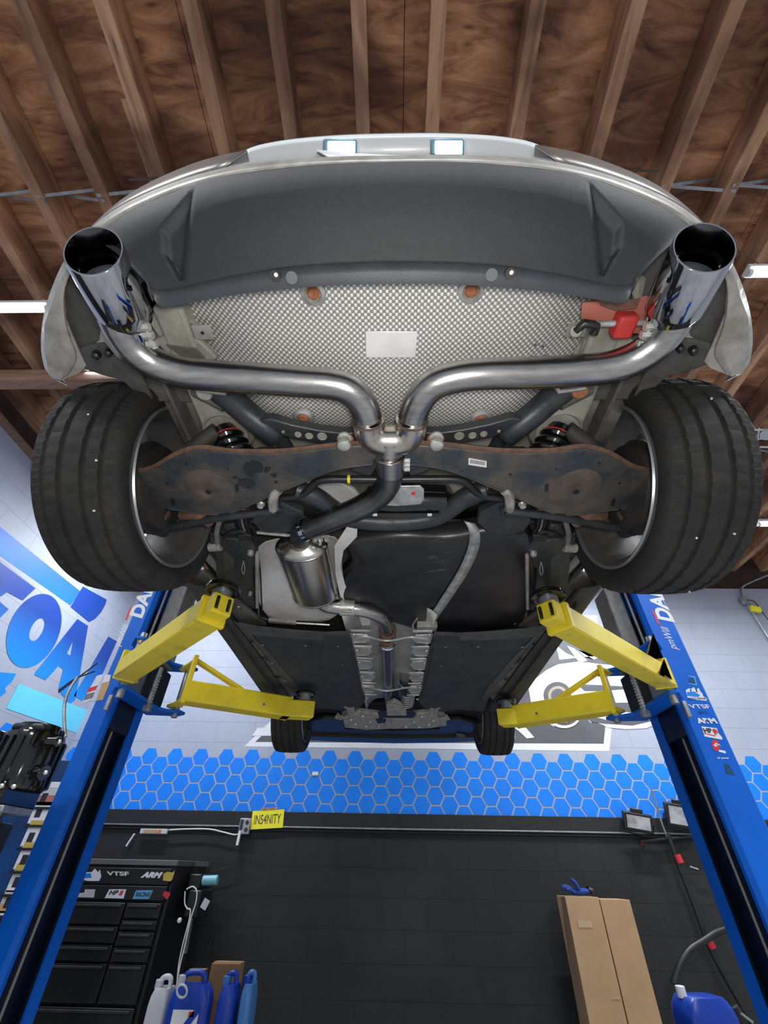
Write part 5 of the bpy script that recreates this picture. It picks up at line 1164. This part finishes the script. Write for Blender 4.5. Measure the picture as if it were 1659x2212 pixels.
t = tag(MB().tube(smooth_path([A(u, v, y=4.22) for u, v in ((403, 1921), (416, 1915), (425, 1925), (423, 1950), (412, 1985), (400, 2040), (388, 2090), (381, 2130), (372, 2150), (360, 2180), (352, 2215))], 5), .0045, 8).build('charging_cable', 'white'), 'thin white cable hanging down the side of the black cabinet', 'cable')
MB().tube(smooth_path([A(u, v, y=4.22) for u, v in ((400, 1925), (399, 1950), (404, 1962), (411, 1966), (408, 1990), (395, 2040), (386, 2085), (382, 2130))], 5), .0045, 8).build('strand', 'white', t)
t = thing('lever_bar', A(402, 2020, y=4.35), 'grey flat bar hooked beside the white cable', 'tool')
MB().bar(A(413, 1985, y=4.35), A(400, 2060, y=4.35), .05, .012).build('bar', 'grey', t, bevel=.003); MB().lathe(A(388, 1988, y=4.3), (0, -1, 0), [(0, .016), (.01, .014), (.016, 0)], 12).build('knob', 'white', t)

# ================================================================== CARTONS
xb0, xb1, xb2 = A(1222, 1950, y=4.70).x, A(1296, 1950, y=4.70).x, A(1362, 1950, y=4.70).x
zt = A(1290, 1938, y=4.70).z
t = thing('cardboard_box', ((xb0+xb1)/2, 4.8, FZ), 'tall cardboard carton with a blue glove on top, left of two', 'box', 'tall cardboard cartons at the back wall')
bx(((xb0+xb1)/2, 4.82, (zt+FZ)/2), (xb1-xb0-.006, .24, zt-FZ), 'carton', 'card', t, .003)
MB().box(((xb0+xb1)/2-.02, 4.6985, zt-.16), (.11, .002, .04)).build('tape', 'cardtape', t); MB().box((xb1-.05, 4.6985, zt-.55), (.07, .002, .006)).build('tape', 'cardtape', t)
t = thing('cardboard_box', ((xb2+xb1)/2, 4.8, FZ), 'tall plain cardboard carton, right of two', 'box', 'tall cardboard cartons at the back wall')
bx(((xb2+xb1)/2+.002, 4.82, (zt-.012+FZ)/2), (xb2-xb1-.006, .24, zt-.012-FZ), 'carton', 'card', t, .003)
t = thing('work_glove', (xb0+.12, 4.78, zt), 'crumpled blue work glove on the left tall carton', 'glove')
g = MB()
gb = Vector((xb0+.14, 4.76, zt+.025))
palm = MB().lathe(gb+Vector((-.06, 0, 0)), (1, 0, .05), [(0, .01), (.02, .028), (.06, .036), (.11, .032), (.15, .026), (.155, .0)], 16, sc=(.75, 1.2)).build('palm', 'glove', t, sub=1)
for k, (dy, dz, L) in enumerate(((-.035, .0, .07), (-.012, .012, .09), (.012, .018, .085), (.034, .012, .07))):
    P = [gb+Vector((-.04, dy, dz)), gb+Vector((-.09, dy*1.2, dz+.02)), gb+Vector((-.04-L, dy*1.4, dz+.012))]
    MB().tube(smooth_path(P, 3), [.012]*6+[.006], 10).build('finger', 'glove', palm)
MB().tube(smooth_path([gb+Vector((.0, -.03, .02)), gb+Vector((-.02, -.03, .06)), gb+Vector((-.05, -.02, .085))], 3), [.014]*6+[.007], 10).build('thumb', 'glove', palm)
MB().lathe(gb+Vector((.08, 0, .02)), (1, 0, -.3), [(0, .03), (.03, .036), (.035, .030), (.01, .024)], 16, sc=(.7, 1.2)).build('cuff', 'dark', t)

# ================================================================== JUGS
def jug(loc, w_, d_, h_, m, label, group, capm='white', labelcard=False, rot=0, handle='top'):
    t = thing('jug', (loc[0], loc[1], loc[2]), label, 'jug', group); R = Matrix.Rotation(rot, 3, 'Z'); c = Vector(loc)
    f = lambda x, y, z: c+R @ Vector((x, y, z))
    rows = []
    for z, k in ((0, .92), (.02, 1), (h_*.70, 1), (h_*.80, .93), (h_*.88, .72)):
        row = []
        for i in range(24):
            a = 2*PI*i/24; cs, sn = math.cos(a), math.sin(a); e = .45
            row.append(f(w_/2*k*math.copysign(abs(cs)**e, cs), d_/2*(k if z < h_*.75 else max(k, .85))*math.copysign(abs(sn)**e, sn), z))
        rows.append(row)
    mb = MB(); 
    for r_ in rows: mb.v += [tuple(p) for p in r_]
    mb.f += [(i*24+k, i*24+(k+1) % 24, (i+1)*24+(k+1) % 24, (i+1)*24+k) for i in range(4) for k in range(24)]+[tuple(range(23, -1, -1)), tuple(96+k for k in range(24))]
    b = mb.build('body', m, t, angle=60)
    if handle != 'none': MB().tube(smooth_path([f(-w_*.28, 0, h_*.86), f(-w_*.26, 0, h_*.97), f(0, 0, h_), f(w_*.2, 0, h_*.97), f(w_*.24, 0, h_*.86)], 4), .014, 10).build('handle', m, t)
    MB().cyl(f(-w_*.33, 0, h_*.86), f(-w_*.33, 0, h_*.97), .024, 16).build('cap', capm, t, bevel=.003)
    if labelcard:
        MB().box(f(.0, -d_/2-.001, h_*.38), (w_*.62, .002, h_*.52), R).build('label', 'white', t)
        MB().bar(f(-w_*.32, -d_/2-.0035, h_*.22), f(w_*.30, -d_/2-.0035, h_*.66), .002, .03, up=(0, 0, 1)).build('label_stripe', 'jug', t)
        MB().box(f(w_*.14, -d_/2-.0035, h_*.60), (.03, .002, .02), R).build('label_dot', 'red', t)
    return t
GJ = 'blue fluid jugs beside the tool cabinet'
shelf = tag(MB().box((-1.10, 3.88, FZ+.295), (.62, .5, .59)).build('crate', 'black', None, bevel=.01), 'black crate on the floor carrying the cartons and blue jugs', 'crate')
ZS = FZ+.59
pj = A(430, 2200, y=3.66)
jug((-1.175, 3.72, ZS), .24, .12, .39, 'jug', 'blue jug with a white slanted label, front of the row beside the cabinet', GJ, 'clear', True)
jug((-.975, 3.80, ZS), .10, .20, .38, 'jug', 'narrow blue jug right of the labelled jug', GJ, 'jug_light')
jug((-.868, 3.84, ZS), .075, .18, .38, 'jug_light', 'light blue bottle at the right end of the jug row', GJ, 'jug')
jug((-1.37, 3.78, ZS), .12, .16, .36, 'clear', 'clear plastic jug at the left end of the jug row', None, 'clear')
for (xa, xb, y, zt_, lb) in ((-1.30, -1.20, 3.95, A(400, 2092, y=3.98).z, 'small brown carton behind the jugs, lower of two'), (-1.175, -.99, 4.04, A(450, 2076, y=4.06).z, 'small brown carton behind the jugs, taller of two')):
    tt = thing('carton', ((xa+xb)/2, y, ZS), lb, 'box', 'small cartons behind the jugs')
    bx(((xa+xb)/2, y, (ZS+zt_)/2), (xb-xa, .12, zt_-ZS), 'carton', 'card_dark', tt, .003)
    MB().box(((xa+xb)/2, y, zt_+.001), (xb-xa, .03, .002)).build('tape', 'card', tt)
t = tag(MB().tube([A(393+9*math.cos(a)*1.2, 2141+14*math.sin(a), y=3.6) for a in [2*PI*k/20 for k in range(20)]], .006, 8, close=True).build('hose_ring', 'clear'), 'clear plastic hose ring hanging in front of the blue jug', 'ring')
jx_ = A(1510, 2125, y=3.5)
jug((jx_.x, 3.55, jx_.z-.42), .30, .20, .42, 'jug', 'big blue jerry can with a white cap, below the black hose', None, 'white', rot=.2, handle='none')
tag(MB().box((jx_.x, 3.58, (FZ+jx_.z-.42)/2), (.4, .4, jx_.z-.42-FZ)).build('crate', 'black', None, bevel=.01), 'black crate carrying the big blue jerry can', 'crate')
t = thing('pipe_wrench', A(1610, 2195, y=3.9), 'small grey clamp lying at the lower right by the blue post', 'tool')
MB().bar(A(1592, 2182, y=3.9), A(1625, 2208, y=3.9), .02, .012).build('handle', 'galv', t); MB().cyl(A(1588, 2174, y=3.9), A(1596, 2186, y=3.9), .02, 10).build('jaw', 'panel', t)

# ================================================================== MACHINE AND RACKS AT THE LEFT EDGE
t = thing('compressor', (-1.45, 1.75, FZ), 'glossy black ribbed motor on a studded plate over a black cabinet', 'machine')
my = 1.80
mc = Vector((-1.392, 1.81, .308))
MB().lathe(mc+Vector((-.0, 0, -.10)), (0, 0, 1), [(0, 0), (0, .10), (.012, .105), (.16, .105), (.18, .10), (.185, .075), (.20, .07), (.215, .07), (.22, 0)], 32).build('motor', 'gloss', t)
for k in range(20):
    a = 2*PI*k/20; p = mc+Vector((math.cos(a)*.107, math.sin(a)*.107, 0)); MB().bar(p+Vector((0, 0, -.09)), p+Vector((0, 0, .06)), .006, .014, up=(math.cos(a), math.sin(a), 0)).build('cooling_fin', 'gloss', t)
bx(mc+Vector((-.17, .0, .0)), (.16, .14, .17), 'terminal_box', 'gloss', t, .012)
bx(mc+Vector((.0, .0, .098)), (.13, .14, .03), 'motor_cap', 'black', t, .012)
bx(mc+Vector((-.03, .0, -.115)), (.17, .20, .09), 'pump_block', 'gloss', t, .015)
MB().cyl(mc+Vector((.08, -.04, -.05)), mc+Vector((.135, -.05, -.05)), .026, 14).build('fitting', 'gloss', t, bevel=.004)
MB().cyl(mc+Vector((.07, -.05, .05)), mc+Vector((.135, -.05, .05)), .018, 14).build('fitting', 'gloss', t, bevel=.004)
for dx, dy, dz in ((.136, -.05, .05), (.138, -.05, -.05), (.05, -.11, -.10), (.085, -.10, -.10), (-.26, -.04, .05)): MB().lathe(mc+Vector((dx, dy, dz)), (.3, -1, 0), [(0, .008), (.006, .007), (.008, 0)], 10).build('bolt', 'zinc', t)
bx((-1.53, my, .148), (.42, .15, .02), 'mount_plate', 'galv', t)
for k in range(9): MB().lathe((-1.71+.045*k, my-.055+.01*(k % 2), .125), (0, 0, 1), [(0, 0), (.0, .014), (.018, .018), (.026, .014), (.03, 0)], 10).build('stud', 'zinc', t)
for k in range(6): MB().box((-1.385, my-.08, .085), (.03, .004, .04)).build('latch', 'zinc', t) if k == 0 else None
bx((-1.57, my, (.115+FZ)/2), (.42, .15, .115-FZ), 'cabinet', 'black', t, .01)
# card rack between the machine and the blue post
t = thing('card_rack', (-2.16, 3.25, FZ), 'tall navy rack of white cards seen between the black machine and the blue post', 'rack')
def rz(v): return A(60, v, y=3.2).z
bx((-2.28, 3.28, (.55+FZ)/2), (.36, .06, .55-FZ), 'back_panel', 'lift_in', t, .004)
cards = [(108, 1715, 'sticker', 'clear'), (96, 1748, 'redpaint', 'sticker'), (80, 1800, 'gold', 'sticker'), (66, 1848, 'gold', 'sticker'), (50, 1896, 'gold', 'clear'), (32, 1940, 'sticker', 'clear'), (14, 1985, 'tan', 'sticker')]
for k, (u, v, m1_, m2_) in enumerate(cards):
    p = A(u, v, y=3.22); hh = .13 if k != 1 else .15
    cd_ = MB().box(p+Vector((.02, 0, 0)), (.17, .02, hh)).build('card_box', m2_, t, bevel=.003)
    MB().box(p+Vector((.02, -.011, hh*.36)), (.16, .003, hh*.22)).build('card_header', m1_, cd_)
    MB().box(p+Vector((-.02, -.0115, -.02)), (.035, .003, .045)).build('card_print', 'dark', cd_); MB().box(p+Vector((.06, -.0115, -.015)), (.02, .003, .035)).build('card_print', 'grey', cd_)
    MB().box(p+Vector((.02, .0, -hh/2-.012)), (.18, .05, .012)).build('shelf', 'black', t)
# side steps of the tunnel shield and a few body details seen between the parts
for s in (-1, 1):
    for k, v in enumerate((1380, 1408, 1437, 1464, 1490)):
        off = (v-1362)*.20
        slab('shield_step', [(752+off, v-10), (792+off*.6, v-8), (800+off*.5, v), (790+off*.6, v+9), (758+off, v+10)], .823, .008, 'foil', s, parent=tun, bevel=.003)
for u, v, uu, vv in ((905, 1340, 948, 1362),): MB().box(A(922, 1352, z=.845), (.09, .05, .03)).build('shield_bracket', 'cast', car, bevel=.004)
